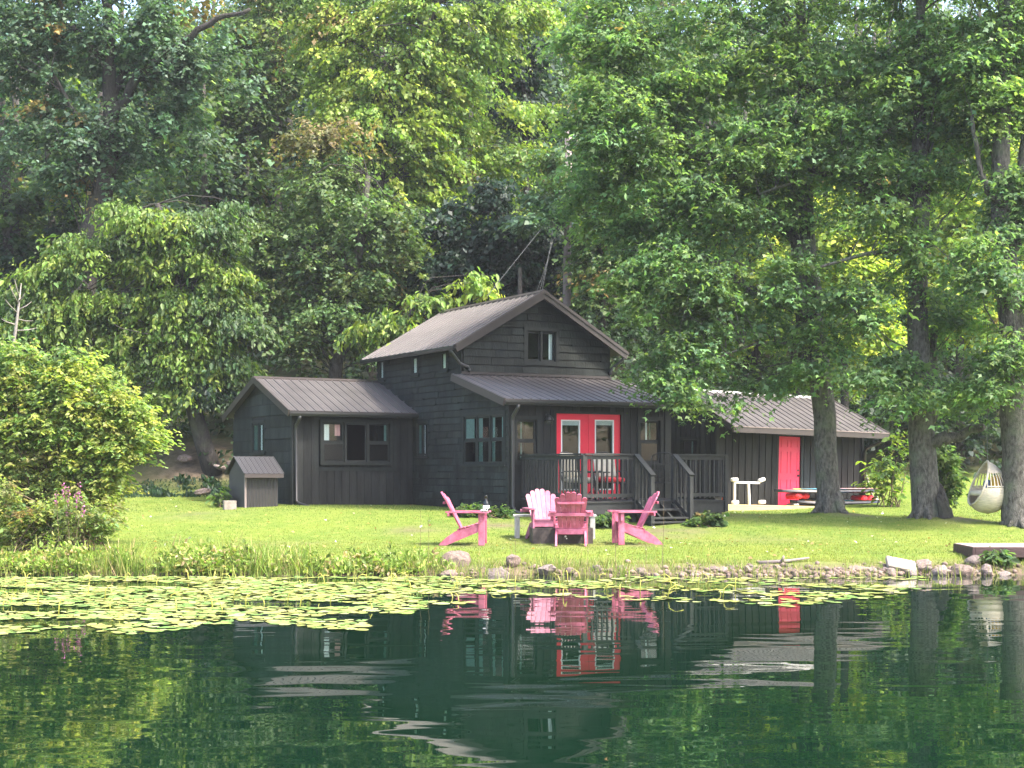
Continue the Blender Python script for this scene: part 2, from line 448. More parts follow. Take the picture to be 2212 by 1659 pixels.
def roof_plane(name, mat, parent, A, B, C_, D, rib=.24, beads=True, th=.035, rw=.03, rh=.022, n_out=None, sub=None):
    """metal sheet: A,B eave ends, C,D ridge ends (C above B); ribs run eave to ridge"""
    A, B, C_, D = [Vector(q) for q in (A, B, C_, D)]
    n = (B-A).cross(D-A).normalized()
    if n.z < 0: n = -n
    mb = MB()
    L = (B-A).length; k = max(2, round(L/rib)); rq = random.Random(int(L*1000)); tn = 1.
    for i in range(k):
        if i % 4 == 0: tn = rq.uniform(.8, 1.25)
        p, q, u, v = A.lerp(B, i/k), A.lerp(B, (i+1)/k), D.lerp(C_, (i+1)/k), D.lerp(C_, i/k); t_ = tn*rq.uniform(.95,1.05)
        mb.hexa([p, q, u, v, p+n*th, q+n*th, u+n*th, v+n*th], (t_, t_, t_))
    for i in range(k+1):
        f = i/k; f = min(max(f, .004), .996)
        p = A.lerp(B, f)+n*th; q = D.lerp(C_, f)+n*th
        e = (B-A).normalized()
        mb.hexa([p-e*rw*.5, p+e*rw*.5, q+e*rw*.5, q-e*rw*.5, p-e*rw*.28+n*rh, p+e*rw*.28+n*rh, q+e*rw*.28+n*rh, q-e*rw*.28+n*rh])
        if i < k and beads:   # two low stiffening beads between the ribs
            for g in (.35, .65):
                f2 = (i+g)/k; p = A.lerp(B, f2)+n*th; q = D.lerp(C_, f2)+n*th
                mb.hexa([p-e*.012, p+e*.012, q+e*.012, q-e*.012, p-e*.006+n*.005, p+e*.006+n*.005, q+e*.006+n*.005, q-e*.006+n*.005])
    return mb.build(name, mat, parent, colors=True)

def window(parent, m, a0, a1, z0, z1, lights=1, double=True, casing=.09, sill=True, depth=.03, cdep=.075, shift=0., curtain=None, proud=.0,
           frame='trim', sash='trim', label=None, pane='glass', mid_open=False, casing_top=None, white_mull=False):
    """casing boards, jambs, sashes and glass set in a real opening (a0..a1, z0..z1)"""
    f = MB(); o1 = .034+proud
    ct = casing_top or casing
    f.box(a0-casing, a0, .004, o1+.006, z0-(0 if sill else casing), z1, m); f.box(a1, a1+casing, .004, o1+.006, z0-(0 if sill else casing), z1, m)
    f.box(a0-casing, a1+casing, .004, o1+.009, z1, z1+ct, m)
    if sill: f.box(a0-casing-.03, a1+casing+.03, .004, o1+.04, z0-.05, z0, m)
    else: f.box(a0, a1, .004, o1, z0-casing, z0, m)
    # jamb liner
    for x, y in ((a0, a0+.018), (a1-.018, a1)): f.box(x, y, -.10, o1-.006, z0, z1, m)
    f.box(a0+.018, a1-.018, -.10, o1-.006, z1-.018, z1, m); f.box(a0+.018, a1-.018, -.10, o1-.006, z0, z0+.018, m)
    w = (a1-a0)/lights
    g = MB()
    sw = min(.045, w*.13)
    for i in range(lights):
        x, y = a0+w*i, a0+w*(i+1)
        if i: f.box(x-.025, x+.025, -.06, o1-.004, z0, z1, m)
        x += .02; y -= .02
        zs = [(z0+.02, (z0+z1)/2, -.03), ((z0+z1)/2, z1-.02, -.055)] if double else [(z0+.02, z1-.02, -.04)]
        if mid_open and i == 1: zs = [(z0+.02, z1-.02, -.04)]
        for s, e, o in zs:
            o += shift
            f.box(x, x+sw, o-.015, o+.015, s, e, m); f.box(y-sw, y, o-.015, o+.015, s, e, m)
            f.box(x+sw, y-sw, o-.015, o+.015, s, s+sw, m); f.box(x+sw, y-sw, o-.015, o+.015, e-sw, e, m)
            if not (mid_open and i == 1): g.box(x+sw, y-sw, o-.004, o, s+sw, e-sw, m)
    fo = f.build('window', M[frame], parent)
    if label: fo['label'] = label
    build_each(g, 'pane', M[pane], fo)
    if curtain:
        for (f0, f1, h0, h1, mat, nm) in curtain:
            c = MB(); n = max(4, int((f1-f0)*(a1-a0)/.05)*2)
            x0, x1 = a0+(a1-a0)*f0, a0+(a1-a0)*f1
            for i in range(n):
                p, q = x0+(x1-x0)*i/n, x0+(x1-x0)*(i+1)/n
                o_ = -cdep+shift-(.012 if i % 2 else 0)
                c.box(p, q-.0005, o_-.012, o_, z0+(z1-z0)*h0, z0+(z1-z0)*h1, m)
            c.build(nm, M[mat], fo)
    return fo

HF = Frame(1099, 33.4, R(29.4), .78)
b = HF.side(0, 998)[0]
PW = HF.front(0, 1443)[0]
house = empty('cabin', (HF.X, HF.Y, HF.z0), HF.a, 'dark green black shingled cabin with brown metal roofs and red french doors', 'cabin')
kf = b-.28
apA, apZ = HF.front(kf, 1175, 626)
GW = 2*apA                                     # main gable width
evL, evLz = HF.front(kf, 983, 742); evR, evRz = HF.front(kf, 1358, 760)
OV = -evL; evz = (evLz+evRz)/2
pitch = (apZ-evz)/(apA+OV)
bk = HF.side(evL, 783, 768)[0]; back = bk-.25
zb = .70                                       # bottom of the siding
mtop = lambda a: apZ-.10-abs(a-apA)*pitch      # underside of main roof along the gable
sidetop = apZ-.10-apA*pitch
# lean-to over the porch room
le_k = -.28
lz = HF.front(le_k, 1255, 864)[1]; tz = HF.front(b, 1012, 808)[1]
ls = (tz-lz)/(b-le_k)
ltop = lambda k: lz+ls*(k-le_k)-.05
# wing on the left
kw = HF.side(0, 893)[0]
WM = -HF.front(kw, 632)[0]
wd = HF.side(-WM, 505)[0]-kw
we_k = kw-.28
wez = HF.front(we_k, 617, 885)[1]; wrz = HF.side(-WM-.2, 553, 813)[1]; wr_k = kw+wd/2
ws = (wrz-wez)/(wr_k-we_k)
wtop = lambda k: wrz-.06-abs(k-wr_k)*ws
print('HOUSE', 'b', round(b,2), 'PW', round(PW,2), 'GW', round(GW,2), 'back', round(back,2), 'kw', round(kw,2), 'WM', round(WM,2), 'wd', round(wd,2), 'eave', round(evz,2), 'apex', round(apZ,2), 'wing', round(wez,2), round(wrz,2), 'lean', round(lz,2), round(tz,2))

# ---- openings (picture position -> wall coordinates)
def hole_f(k, x0, x1, y0, y1):
    a0, _ = HF.front(k, x0); a1, _ = HF.front(k, x1); xm = (x0+x1)/2
    return (a0, a1, HF.front(k, xm, y1)[1], HF.front(k, xm, y0)[1])
def hole_s(L, x0, x1, y0, y1):
    k1, _ = HF.side(L, x0); k0, _ = HF.side(L, x1); xm = (x0+x1)/2
    return (k0, k1, HF.side(L, xm, y1)[1], HF.side(L, xm, y0)[1])
h_gable = hole_f(b, 1137, 1200, 715, 782)
h_left = hole_f(0, 1114, 1160, 905, 999)
h_right = hole_f(0, 1381, 1426, 907, 1001)
h_door = hole_f(0, 1200, 1341, 893, 1082)
h_trip = hole_s(0, 1004, 1090, 897, 1003)
h_small = hole_s(0, 903, 926, 913, 985)
h_up = [hole_s(0, 822, 832, 778, 821), hole_s(0, 892, 905, 769, 811), hole_s(0, 955, 968, 759, 801)]
h_bow = hole_f(kw, 694, 840, 912, 1000)
h_wing = hole_s(-WM, 547, 573, 913, 978)

# ---- walls
w = MB(); s = MB(); bd = MB()
mf = plane_front(HF, 0); ms = plane_side(HF, 0); mg = plane_front(HF, b); mw = plane_front(HF, kw); ml = plane_side(HF, -WM)
ptop = lambda a: ltop(0)
wall(w, mf, 0, PW, zb-.1, ptop, [h_left, h_right, h_door])
stop_ = lambda a: ltop(a) if a < b else sidetop
wall(w, ms, .12, back, zb-.1, stop_, [h_trip, h_small]+h_up, [b])
wall(w, mg, 0, GW, 2.2, mtop, [h_gable], [apA])
wall(w, mw, -WM, -.002, zb-.1, lambda a: wtop(kw), [h_bow])
wall(w, ml, kw+.12, kw+wd-.12, zb-.1, wtop, [h_wing], [wr_k])
# hidden sides
w.box(0, GW, back-.12, back-.003, zb-.1, sidetop, lambda x,y,z: (x,y,z-HF.z0))
w.box(GW-.12, GW, b, back-.12, zb-.1, sidetop, lambda x,y,z: (x,y,z-HF.z0))
w.box(PW-.12, PW, .12, b, zb-.1, ltop(.2), lambda x,y,z: (x,y,z-HF.z0))
w.box(-WM, -.002, kw+wd-.12, kw+wd, zb-.1, wtop(kw+wd), lambda x,y,z: (x,y,z-HF.z0))
w.box(-.12, -.002, back, kw+wd-.13, zb-.1, wtop(kw+wd), lambda x,y,z: (x,y,z-HF.z0))
wallo = w.build('wall', M['inside'], house)
laps(s, ms, .0, back, zb, stop_, [h_trip, h_small]+h_up, course=.165, brk=[b])
s.build('shingle_siding', M['siding'], house, colors=True); s = MB()
laps(s, mg, .03, GW-.03, tz-.12, mtop, [h_gable], course=.185, brk=[apA])
s.build('shingle_siding', M['siding'], house, colors=True)
s2 = MB(); laps(s2, ml, kw+.02, kw+wd-.02, zb, wtop, [h_wing], course=.30, segs=(1.0, 2.4), jit=.004, thick=.018, brk=[wr_k])
s2.build('clapboard_siding', M['siding'], house, colors=True)
boards(bd, mf, .09, PW, zb, ptop, [h_left, h_right, h_door], w=.2)
bd.build('board_siding', M['board'], house, colors=True); bd = MB()
boards(bd, mw, -WM+.08, -.02, zb, lambda a: wtop(kw), [h_bow], w=.2)
bd.build('board_siding', M['board'], house, colors=True)
t = MB()   # corner boards, skirt
t.box(0, .09, .001, .03, zb, ltop(0), mf); t.box(-.03, .09, .001, .028, zb, ltop(0)-.02, ms)
t.box(-WM-.03, -WM+.09, .018, .036, zb, wtop(kw)-.02, mw); t.box(kw-.018, kw+.09, .019, .034, zb, wtop(kw)-.02, ml)
t.box(PW-.12, PW+.05, .018, .05, zb, ltop(0)-.02, mf)
t.box(0, PW, .0, .025, zb-.16, zb-.01, mf)
build_each(t, 'corner_board', M['trim'], house)
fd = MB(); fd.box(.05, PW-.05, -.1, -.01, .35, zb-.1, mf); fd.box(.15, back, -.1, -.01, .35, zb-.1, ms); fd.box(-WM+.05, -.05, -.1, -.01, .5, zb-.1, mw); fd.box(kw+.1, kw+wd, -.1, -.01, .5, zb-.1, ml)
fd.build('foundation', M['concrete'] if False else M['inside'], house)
# inner partition and floors seen through the glass
pi = MB(); pi.box(HF.front(0,1205)[0], HF.front(0,1372)[0]+.3, 1.5, 1.56, .9, 2.9, lambda x,y,z: (x,y,z-HF.z0)); pi.build('inner_wall', M['beige'], house)
fl = MB(); fl.box(.13, PW-.13, .13, back-.15, .78, .9, lambda x,y,z: (x,y,z-HF.z0)); fl.box(.13, GW-.13, b+.13, back-.15, tz-.1, tz, lambda x,y,z: (x,y,z-HF.z0)); fl.build('floor', M['inside'], house)

# ---- roofs
zz = lambda x, y, z: (x, y, z-HF.z0)
rf = MB()
A0 = zz(-OV, kf, evz); A1 = zz(-OV, bk, evz); R0 = zz(apA, kf, apZ); R1 = zz(apA, bk, apZ); B0 = zz(GW+OV, kf, evz); B1 = zz(GW+OV, bk, evz)
dn = Vector((0,0,-.07))
up_l = roof_plane('roof', M['roof'], house, Vector(A1)+dn, Vector(A0)+dn, Vector(R0)+dn, Vector(R1)+dn, rib=.31, beads=False, rh=.03, rw=.04)
roof_plane('roof', M['roof'], house, Vector(B0)+dn, Vector(B1)+dn, Vector(R1)+dn, Vector(R0)+dn, rib=.23)
def trim_tube(mb, a, b_, w_=.035, h_=.17): mb.bar(a, b_, w_, h_)
rk = MB()
off = Vector((0,-.02,-.11))
rk.bar(Vector(A0)+off, Vector(R0)+off+Vector((0,0,.0)), .035, .19, (0,0,1)); rk.bar(Vector(R0)+off+Vector((0,-.001,0)), Vector(B0)+off+Vector((0,-.001,0)), .035, .19)
rk.bar(Vector(A0)+Vector((0,-.045,-.05)), Vector(R0)+Vector((0,-.045,-.05)), .03, .07); rk.bar(Vector(R0)+Vector((0,-.046,-.05)), Vector(B0)+Vector((0,-.046,-.05)), .03, .07)
rk.bar(Vector(A1)+Vector((0,.02,-.11)), Vector(R1)+Vector((0,.02,-.11)), .035, .17)
build_each(rk, 'rake_board', M['fascia'], house)
cp = MB(); e = .13
for sx in (-1, 1):
    p0 = Vector(R0)+Vector((0,-.03,.0)); p1 = Vector(R1)+Vector((0,.03,0)); q = Vector((sx*e,0,-e*pitch+.012))
    cp.hexa([p0+Vector((0,0,-.02)), p1+Vector((0,0,-.02)), p1+q+Vector((0,0,-.02)), p0+q+Vector((0,0,-.02)), p0+Vector((0,0,.014)), p1+Vector((0,0,.014)), p1+q, p0+q])
cp.build('ridge_cap', M['fascia'], house)
so = MB()
so.hexa([Vector(A0)+Vector((.02,.03,-.13)), Vector(A1)+Vector((.02,-.03,-.13)), Vector((-.02,bk-.03,sidetop-HF.z0-.02)), Vector((-.02,kf+.03,sidetop-HF.z0-.02)), Vector(A0)+Vector((.02,.03,-.11)), Vector(A1)+Vector((.02,-.03,-.11)), Vector((-.02,bk-.03,sidetop-HF.z0)), Vector((-.02,kf+.03,sidetop-HF.z0))])
so.build('soffit', M['trim'], house)
# lean-to
LOV = .27
lA, lB = zz(-LOV, le_k, lz-.05), zz(PW+.25, le_k, lz-.05); lC, lD = zz(PW+.25, b, tz-.05), zz(-LOV, b, tz-.05)
roof_plane('roof', M['roof'], house, lA, lB, lC, lD, rib=.23)
lk = MB()
lk.bar(Vector(lA)+Vector((-.017,-.02,-.04)), Vector(lD)+Vector((-.017,0,-.04)), .035, .17); lk.bar(Vector(lB)+Vector((.017,-.02,-.04)), Vector(lC)+Vector((.017,0,-.04)), .035, .17)
build_each(lk, 'rake_board', M['fascia'], house)
fl_ = MB(); fl_.box(0, .05, -.02, b, tz-.0, tz+.0, zz) if False else None
fl_.box(-.02, GW+.02, b-.05, b-.02, tz+.0, tz+.06, zz); fl_.build('flashing', M['fascia'], house)
# wing
roof_plane('roof', M['roof'], house, zz(-WM-.2, we_k, wez-.05), zz(.0, we_k, wez-.05), zz(.0, wr_k, wrz-.05), zz(-WM-.2, wr_k, wrz-.05), rib=.235)
roof_plane('roof', M['roof'], house, zz(-.0, kw+wd+.28, wez-.05), zz(-WM-.2, kw+wd+.28, wez-.05), zz(-WM-.2, wr_k, wrz-.05), zz(-.0, wr_k, wrz-.05), rib=.235)
wk = MB(); x = -WM-.2-.017
wk.bar(zz(x, we_k-.02, wez-.08), zz(x, wr_k, wrz-.08), .035, .17); wk.bar(zz(x-.001, kw+wd+.3, wez-.08), zz(x-.001, wr_k, wrz-.08), .035, .17)
build_each(wk, 'rake_board', M['fascia'], house)
cp = MB()
for sy in (-1, 1):
    p0 = Vector(zz(-WM-.22, wr_k, wrz+.005)); p1 = Vector(zz(0, wr_k, wrz+.005)); q = Vector((0, sy*.13, -.13*ws+.012))
    cp.hexa([p0+Vector((0,0,-.03)), p1+Vector((0,0,-.03)), p1+q+Vector((0,0,-.03)), p0+q+Vector((0,0,-.03)), p0+Vector((0,0,.014)), p1+Vector((0,0,.014)), p1+q, p0+q])
cp.build('ridge_cap', M['fascia'], house)
# gutters: open U along each eave, butted under the roof edge
def gutter(p, q, out, size=.10):
    p = Vector(p); q = Vector(q); out = Vector(out); g = MB(); up = Vector((0,0,1)); S = size
    prof = [(.005,0),(.005,-S),(S*.75,-S),(S,-S*.4),(S,0),(S-.01,0),(S-.01,-S*.38),(S*.72,-S+.01),(.015,-S+.01),(.015,0)]
    n = len(prof)
    vs = [p+out*a_+up*z_ for a_, z_ in prof]+[q+out*a_+up*z_ for a_, z_ in prof]
    g.add(vs, [(i,(i+1)%n,n+(i+1)%n,n+i) for i in range(n)]+[tuple(range(n)), tuple(range(n,2*n))[::-1]])
    return g
gu = gutter(zz(-LOV, le_k, lz-.045), zz(PW+.25, le_k, lz-.045), (0,-1,0)).build('gutter', M['gutter'], house)
gutter(zz(-WM-.18, we_k, wez-.045), zz(-.0, we_k, wez-.045), (0,-1,0)).build('gutter', M['gutter'], house)
gutter(zz(-OV, kf+.02, evz-.05), zz(-OV, bk-.02, evz-.05), (-1,0,0), .09).build('gutter', M['gutter'], house)
def spout(pts, name='downspout', r=.045):
    mb = MB(); mb.tube(pts, r, 8); return mb.build(name, M['gutter'], house, smooth=True)
dz0 = HF.front(-.05, 1108, 1090)[1]
xs = HF.front(-.08, 1107)[0]
spout([zz(xs+.02, le_k-.05, lz-.14), zz(xs+.01, le_k-.03, lz-.22), zz(xs, -.10, lz-.40), zz(xs, -.085, lz-.5), zz(xs, -.085, .92), zz(xs+.03, -.15, .80), zz(xs+.28, -.50, .62), zz(xs+.5,-.8,.56)])
xs2 = -WM+.06
spout([zz(xs2, we_k-.05, wez-.14), zz(xs2, we_k-.02, wez-.22), zz(xs2, kw-.09, wez-.38), zz(xs2, kw-.08, wez-.48), zz(xs2, kw-.08, .98), zz(xs2+.05, kw-.2, .90), zz(xs2+.22, kw-.8, .79)])
spout([zz(-OV-.05, kf+.12, evz-.13), zz(-OV-.04, kf+.12, evz-.18), zz(-.10, b-.08, evz-.45), zz(.12, b-.07, evz-.52), zz(.14, b-.07, evz-.6), zz(.14, b-.07, tz+.12), zz(.14, b-.14, tz+.06)], r=.04)
spout([zz(GW+OV-.04, kf+.1, evz-.13), zz(GW+OV-.06, kf+.1, evz-.2), zz(GW-.0, b-.1, evz-.42), zz(GW-.03, b-.07, evz-.5), zz(GW-.03, b-.07, tz+.1)], r=.04)

# ---- windows and doors
wtC = lambda *a: list(a)
window(house, mg, *h_gable, lights=2, double=False, casing=.085, sill=False, curtain=[(.82,.945,.03,.97,'curtain','curtain'), (.52,.60,.03,.97,'curtain','curtain')])
window(house, mf, *h_left, casing=.07, curtain=[(.30,.38,.1,.95,'blind','blind')], pane='glass')
window(house, mf, *h_right, casing=.07, curtain=[(.38,.46,.5,.97,'curtain','curtain'), (.56,.62,.5,.97,'blind','blind')])
window(house, ms, *h_trip, lights=3, shift=.045, cdep=.05, casing=.085, curtain=[(.02,.08,.02,.98,'blind','blind'), (.24,.34,.02,.98,'blind','blind'), (.55,.68,.02,.98,'blind','blind'), (.76,.99,.5,.98,'blind','blind')])
window(house, ms, *h_small, shift=.045, cdep=.05, double=False, lights=2, casing=.05, curtain=[(.36,.46,.02,.98,'curtain','curtain'), (.7,.98,.02,.98,'blind','blind')])
for h in h_up: window(house, ms, *h, shift=.058, cdep=.05, double=False, casing=.045, curtain=[(.06,.8,.04,.96,'curtain','curtain')])
window(house, ml, *h_wing, shift=.045, cdep=.05, double=False, lights=2, casing=.06, curtain=[(.28,.40,.02,.98,'curtain','curtain'), (.6,.98,.02,.98,'blind','blind')])
mb_ = plane_front(HF, kw-.06)
# bow window stands a little proud of the wall
bw = MB(); a0, a1, z0, z1 = h_bow
bw.box(a0-.06, a1+.06, -.055, .0, z1+.001, z1+.05, mb_); bw.box(a0-.06, a1+.06, -.055, .02, z0-.06, z0-.001, mb_); bw.box(a0-.06, a0-.001, -.055, 0, z0, z1, mb_); bw.box(a1+.001, a1+.06, -.055, 0, z0, z1, mb_)
bw.build('window_surround', M['trim'], house)
bo = window(house, mb_, a0, a1, z0, z1, lights=3, casing=.055, sill=False, curtain=[(.04,.12,.55,.95,'curtain','curtain'), (.20,.28,.66,.95,'pinkboard','curtain'), (.93,.985,.5,.97,'blind','blind')], mid_open=True)
for o, x, y in ((bo, a0+.02, a0+(a1-a0)/3-.02), (bo, a0+(a1-a0)*2/3+.02, a1-.02)):
    q = MB(); q.box(x+.04, y-.04, -.012, -.006, z0+.06, (z0+z1)/2-.05, mb_); q.build('insect_screen', M['screen'], o)
cs = MB()
outer = MB(); outer.box(a0-.20, a1+.2, .018, .03, z1+.10, z1+.19, mw); outer.box(a0-.2, a1+.2, .018, .03, z0-.2, z0-.11, mw); outer.box(a0-.2, a0-.11, .018, .031, z0-.11, z1+.1, mw); outer.box(a1+.11, a1+.2, .018, .031, z0-.11, z1+.1, mw)
outer.build('window_casing', M['trim'], house)

# french doors
a0, a1, z0, z1 = h_door; am = (a0+a1)/2
fr_ = MB(); fr_.box(a0-.05, a0+.012, -.06, .03, z0, z1+.05, mf); fr_.box(a1-.012, a1+.05, -.06, .03, z0, z1+.05, mf); fr_.box(a0+.012, a1-.012, -.06, .03, z1-.012, z1+.05, mf)
fr_.build('door_frame', M['trim'], house)
for i, (x, y, g0, g1) in enumerate(((a0+.014, am-.004, 1212, 1253), (am+.004, a1-.014, 1285, 1326))):
    p, q = HF.front(0, g0)[0], HF.front(0, g1)[0]; gz1 = HF.front(0, (g0+g1)/2, 907)[1]; gz0 = z0+.25
    d = MB()
    d.box(x, p, -.05, -.005, z0+.01, z1-.015, mf); d.box(q, y, -.05, -.005, z0+.01, z1-.015, mf); d.box(p, q, -.05, -.005, gz1, z1-.015, mf); d.box(p, q, -.05, -.005, z0+.01, gz0, mf)
    do = d.build('door', M['red'], house)
    wt = MB(); b_ = .028
    wt.box(p, p+b_, -.04, .004, gz0, gz1, mf); wt.box(q-b_, q, -.04, .004, gz0, gz1, mf); wt.box(p+b_, q-b_, -.04, .004, gz1-b_, gz1, mf); wt.box(p+b_, q-b_, -.04, .004, gz0, gz0+b_, mf)
    wt.build('glazing_frame', M['white'], do)
    g = MB(); g.box(p+b_, q-b_, -.024, -.02, gz0+b_, gz1-b_, mf); g.build('pane', M['glass'], do)
    bl = MB()
    for k in range(6): bl.box(p+b_, q-b_, -.036, -.028, gz1-b_-.016*(k+1), gz1-b_-.016*k-.003, mf)
    bl.build('blind', M['white'], do)
    hd = MB(); hx = y-.05 if i == 0 else x+.05
    hd.tube([mf(hx,-.005,z0+.95), mf(hx,.04,z0+.95), mf(hx+(-.1 if i == 0 else .1),.045,z0+.95)], .011, 6); hd.build('handle', M['iron'], do)
# interior things seen through the doors: pale picture on the inner wall
# wall lantern
lx, lzz = HF.front(-.1, 1185, 908)
ln = MB(); ln.box(lx-.05, lx+.05, .018, .045, lzz-.02, lzz+.16, mf); ln.tube([mf(lx,.045,lzz+.13), mf(lx,.10,lzz+.16), mf(lx,.13,lzz+.12)], .012, 6)
lo = ln.build('wall_lantern', M['iron'], house)
sh = MB(); sh.lathe([(.02,.12),(.05,.10),(.105,.03),(.11,.0),(.10,-.005)], 14, mf(lx,.13,lzz)); sh.build('lantern_shade', M['iron'], lo, smooth=True)
gl = MB(); gl.lathe([(.075,0),(.085,-.03),(.07,-.09),(.03,-.12)], 12, mf(lx,.13,lzz-.006)); gl.build('lantern_glass', M['glass'], lo, smooth=True)
# small outlet box on the gable side
# ================================================================== the deck
aW = HF.front(0, 1123)[0]
lo_, hi_ = -5., 0.
for _ in range(50):
    kk = (lo_+hi_)/2
    if HF.front(kk, 1261)[0] > aW: hi_ = kk
    else: lo_ = kk
kC = (lo_+hi_)/2
dfz = HF.front(kC, 1300, 1083)[1]
a_s0 = HF.front(kC, 1372)[0]; a_s1 = HF.front(kC, 1455)[0]; a_e = HF.front(kC, 1567)[0]
print('DECK', round(aW,2), round(kC,2), round(dfz,2), round(a_s0,2), round(a_s1,2), round(a_e,2))
dw = HF.world(aW, kC, 0); gz = .42
deckr = empty('wooden_deck', (dw.x, dw.y, gz), HF.a, 'dark painted wooden deck with balustrades and front steps', 'deck')
dm = lambda a, k, z: (a-aW, k-kC, z-gz)
d = MB(); rr = random.Random(4); k = kC-.03
while k < -.06:
    t = rr.uniform(.8, 1.25); d.box(aW-.03, a_e+.03, k, min(k+.135, -.05), dfz-.035, dfz, dm, (t,t,t)); k += .142
d.build('floor_boards', M['deck'], deckr, colors=True)
d = MB(); d.box(aW, a_e, kC, kC+.04, dfz-.28, dfz-.037, dm); d.box(aW, aW+.04, kC+.04, -.05, dfz-.28, dfz-.037, dm); d.box(a_e-.04, a_e, kC+.04, -.05, dfz-.28, dfz-.037, dm)
d.build('rim_joist', M['deck'], deckr, colors=True)
d = MB(); d.box(aW+.1, a_s0, kC+.1, kC+.13, .35, dfz-.29, dm); d.box(a_s1+.1, a_e-.1, kC+.14, kC+.17, .35, dfz-.29, dm); d.box(aW+.06, aW+.09, kC+.13, -.1, .35, dfz-.29, dm); build_each(d, 'skirting', M['deck'], deckr, colors=True)
for a in (aW+.12, a_s0, a_s1, a_e-.12):
    p = MB(); p.box(a-.05, a+.05, kC+.045, kC+.14, .3, dfz-.036, dm); p.build('support_post', M['deck'], deckr, colors=True)
RH = HF.front(kC, 1262, 979)[1]-dfz
def railing(p, q, z_top=None, n=None, cap=True):
    """level balustrade between two plan points"""
    mb = MB(); p = Vector((*p, 0)); q = Vector((*q, 0)); L = (q-p).length; dr = (q-p).normalized()
    f = lambda t, z: Vector(dm(p.x+dr.x*t, p.y+dr.y*t, z))
    mb.bar(f(0, dfz+RH-.02), f(L, dfz+RH-.02), .13, .035); mb.bar(f(.03, dfz+RH-.085), f(L-.03, dfz+RH-.085), .035, .085); mb.bar(f(.03, dfz+.12), f(L-.03, dfz+.12), .035, .08)
    n = n or int(L/.125)
    for i in range(n):
        t = (i+.5)*L/n; mb.bar(f(t, dfz+.05), f(t, dfz+RH-.045), .036, .036, up=(dr.x, dr.y, 0))
    return mb
railing((aW, kC), (aW, -.06)).build('balustrade', M['deck'], deckr, colors=True)
railing((aW, kC), (a_s0, kC)).build('balustrade', M['deck'], deckr, colors=True)
railing((a_s1, kC), (a_e, kC)).build('balustrade', M['deck'], deckr, colors=True)
railing((a_e, kC), (a_e, -.8)).build('balustrade', M['deck'], deckr, colors=True)
railing((a_e, -.8), (PW+.06, -.8)).build('balustrade', M['deck'], deckr, colors=True) if a_e > PW+.3 else None
for a in (aW, a_s0, a_s1, a_e):
    p = MB(); p.bbox(a-.047, a+.047, kC-.05, kC+.045, dfz-.26, dfz+RH-.04, .006, dm); p.build('rail_post', M['deck'], deckr, colors=True)
# steps: three treads down to the lawn
run = .62; ks = kC-run; gz_s = HF.front(ks, 1440, 1135)[1]
nst = 3; rise = (dfz-gz_s)/nst
for i in range(1, nst):
    z = dfz-rise*i; k1 = kC-.03-(i-1)*run/2; tr = MB(); tr.bbox(a_s0-.06, a_s1+.06, k1-run/2+.02, k1, z-.04, z, .005, dm); tr.build('tread', M['deck'], deckr, colors=True)
tr = MB(); z = gz_s+.085; tr.bbox(a_s0-.06, a_s1+.06, ks-.07, ks+.2, z-.04, z, .005, dm); tr.build('tread', M['deck'], deckr, colors=True)
for f in (.0, .36, .68, 1.0):
    a = a_s0+.05+(a_s1-a_s0-.1)*f; st = MB()
    st.prism([(kC-.0, dfz-.28), (kC-.0, dfz-.05), (ks+.02, gz_s+.04), (ks-.02, gz_s-.08), (ks+.16, gz_s-.08)], lambda k_, z_, t_: dm(t_, k_, z_), a-.02, a+.02); st.build('stringer', M['deck'], deckr, colors=True)
hbz = HF.front(ks, 1400, 1027)[1]
for a in (a_s0, a_s1):
    p = MB(); p.bbox(a-.047, a+.047, ks-.05, ks+.045, gz_s-.1, hbz-.03, .006, dm); p.build('rail_post', M['deck'], deckr, colors=True)
    r_ = MB(); top0, top1 = dm(a, kC-.05, dfz+RH-.02), dm(a, ks-.06, hbz)
    r_.bar(top0, top1, .13, .036); r_.bar(dm(a, kC-.05, dfz+.0), dm(a, ks+.04, gz_s+.16), .036, .08)
    for i in range(4):
        t = (i+.6)/4.4; k_ = kC-.05+(ks-kC+.02)*t
        r_.bar(dm(a, k_, dfz+(gz_s+.16-dfz)*t), dm(a, k_, dfz+RH-.04+(hbz-dfz-RH)*t), .034, .034, up=(1,0,0))
    r_.build('stair_rail', M['deck'], deckr, colors=True)

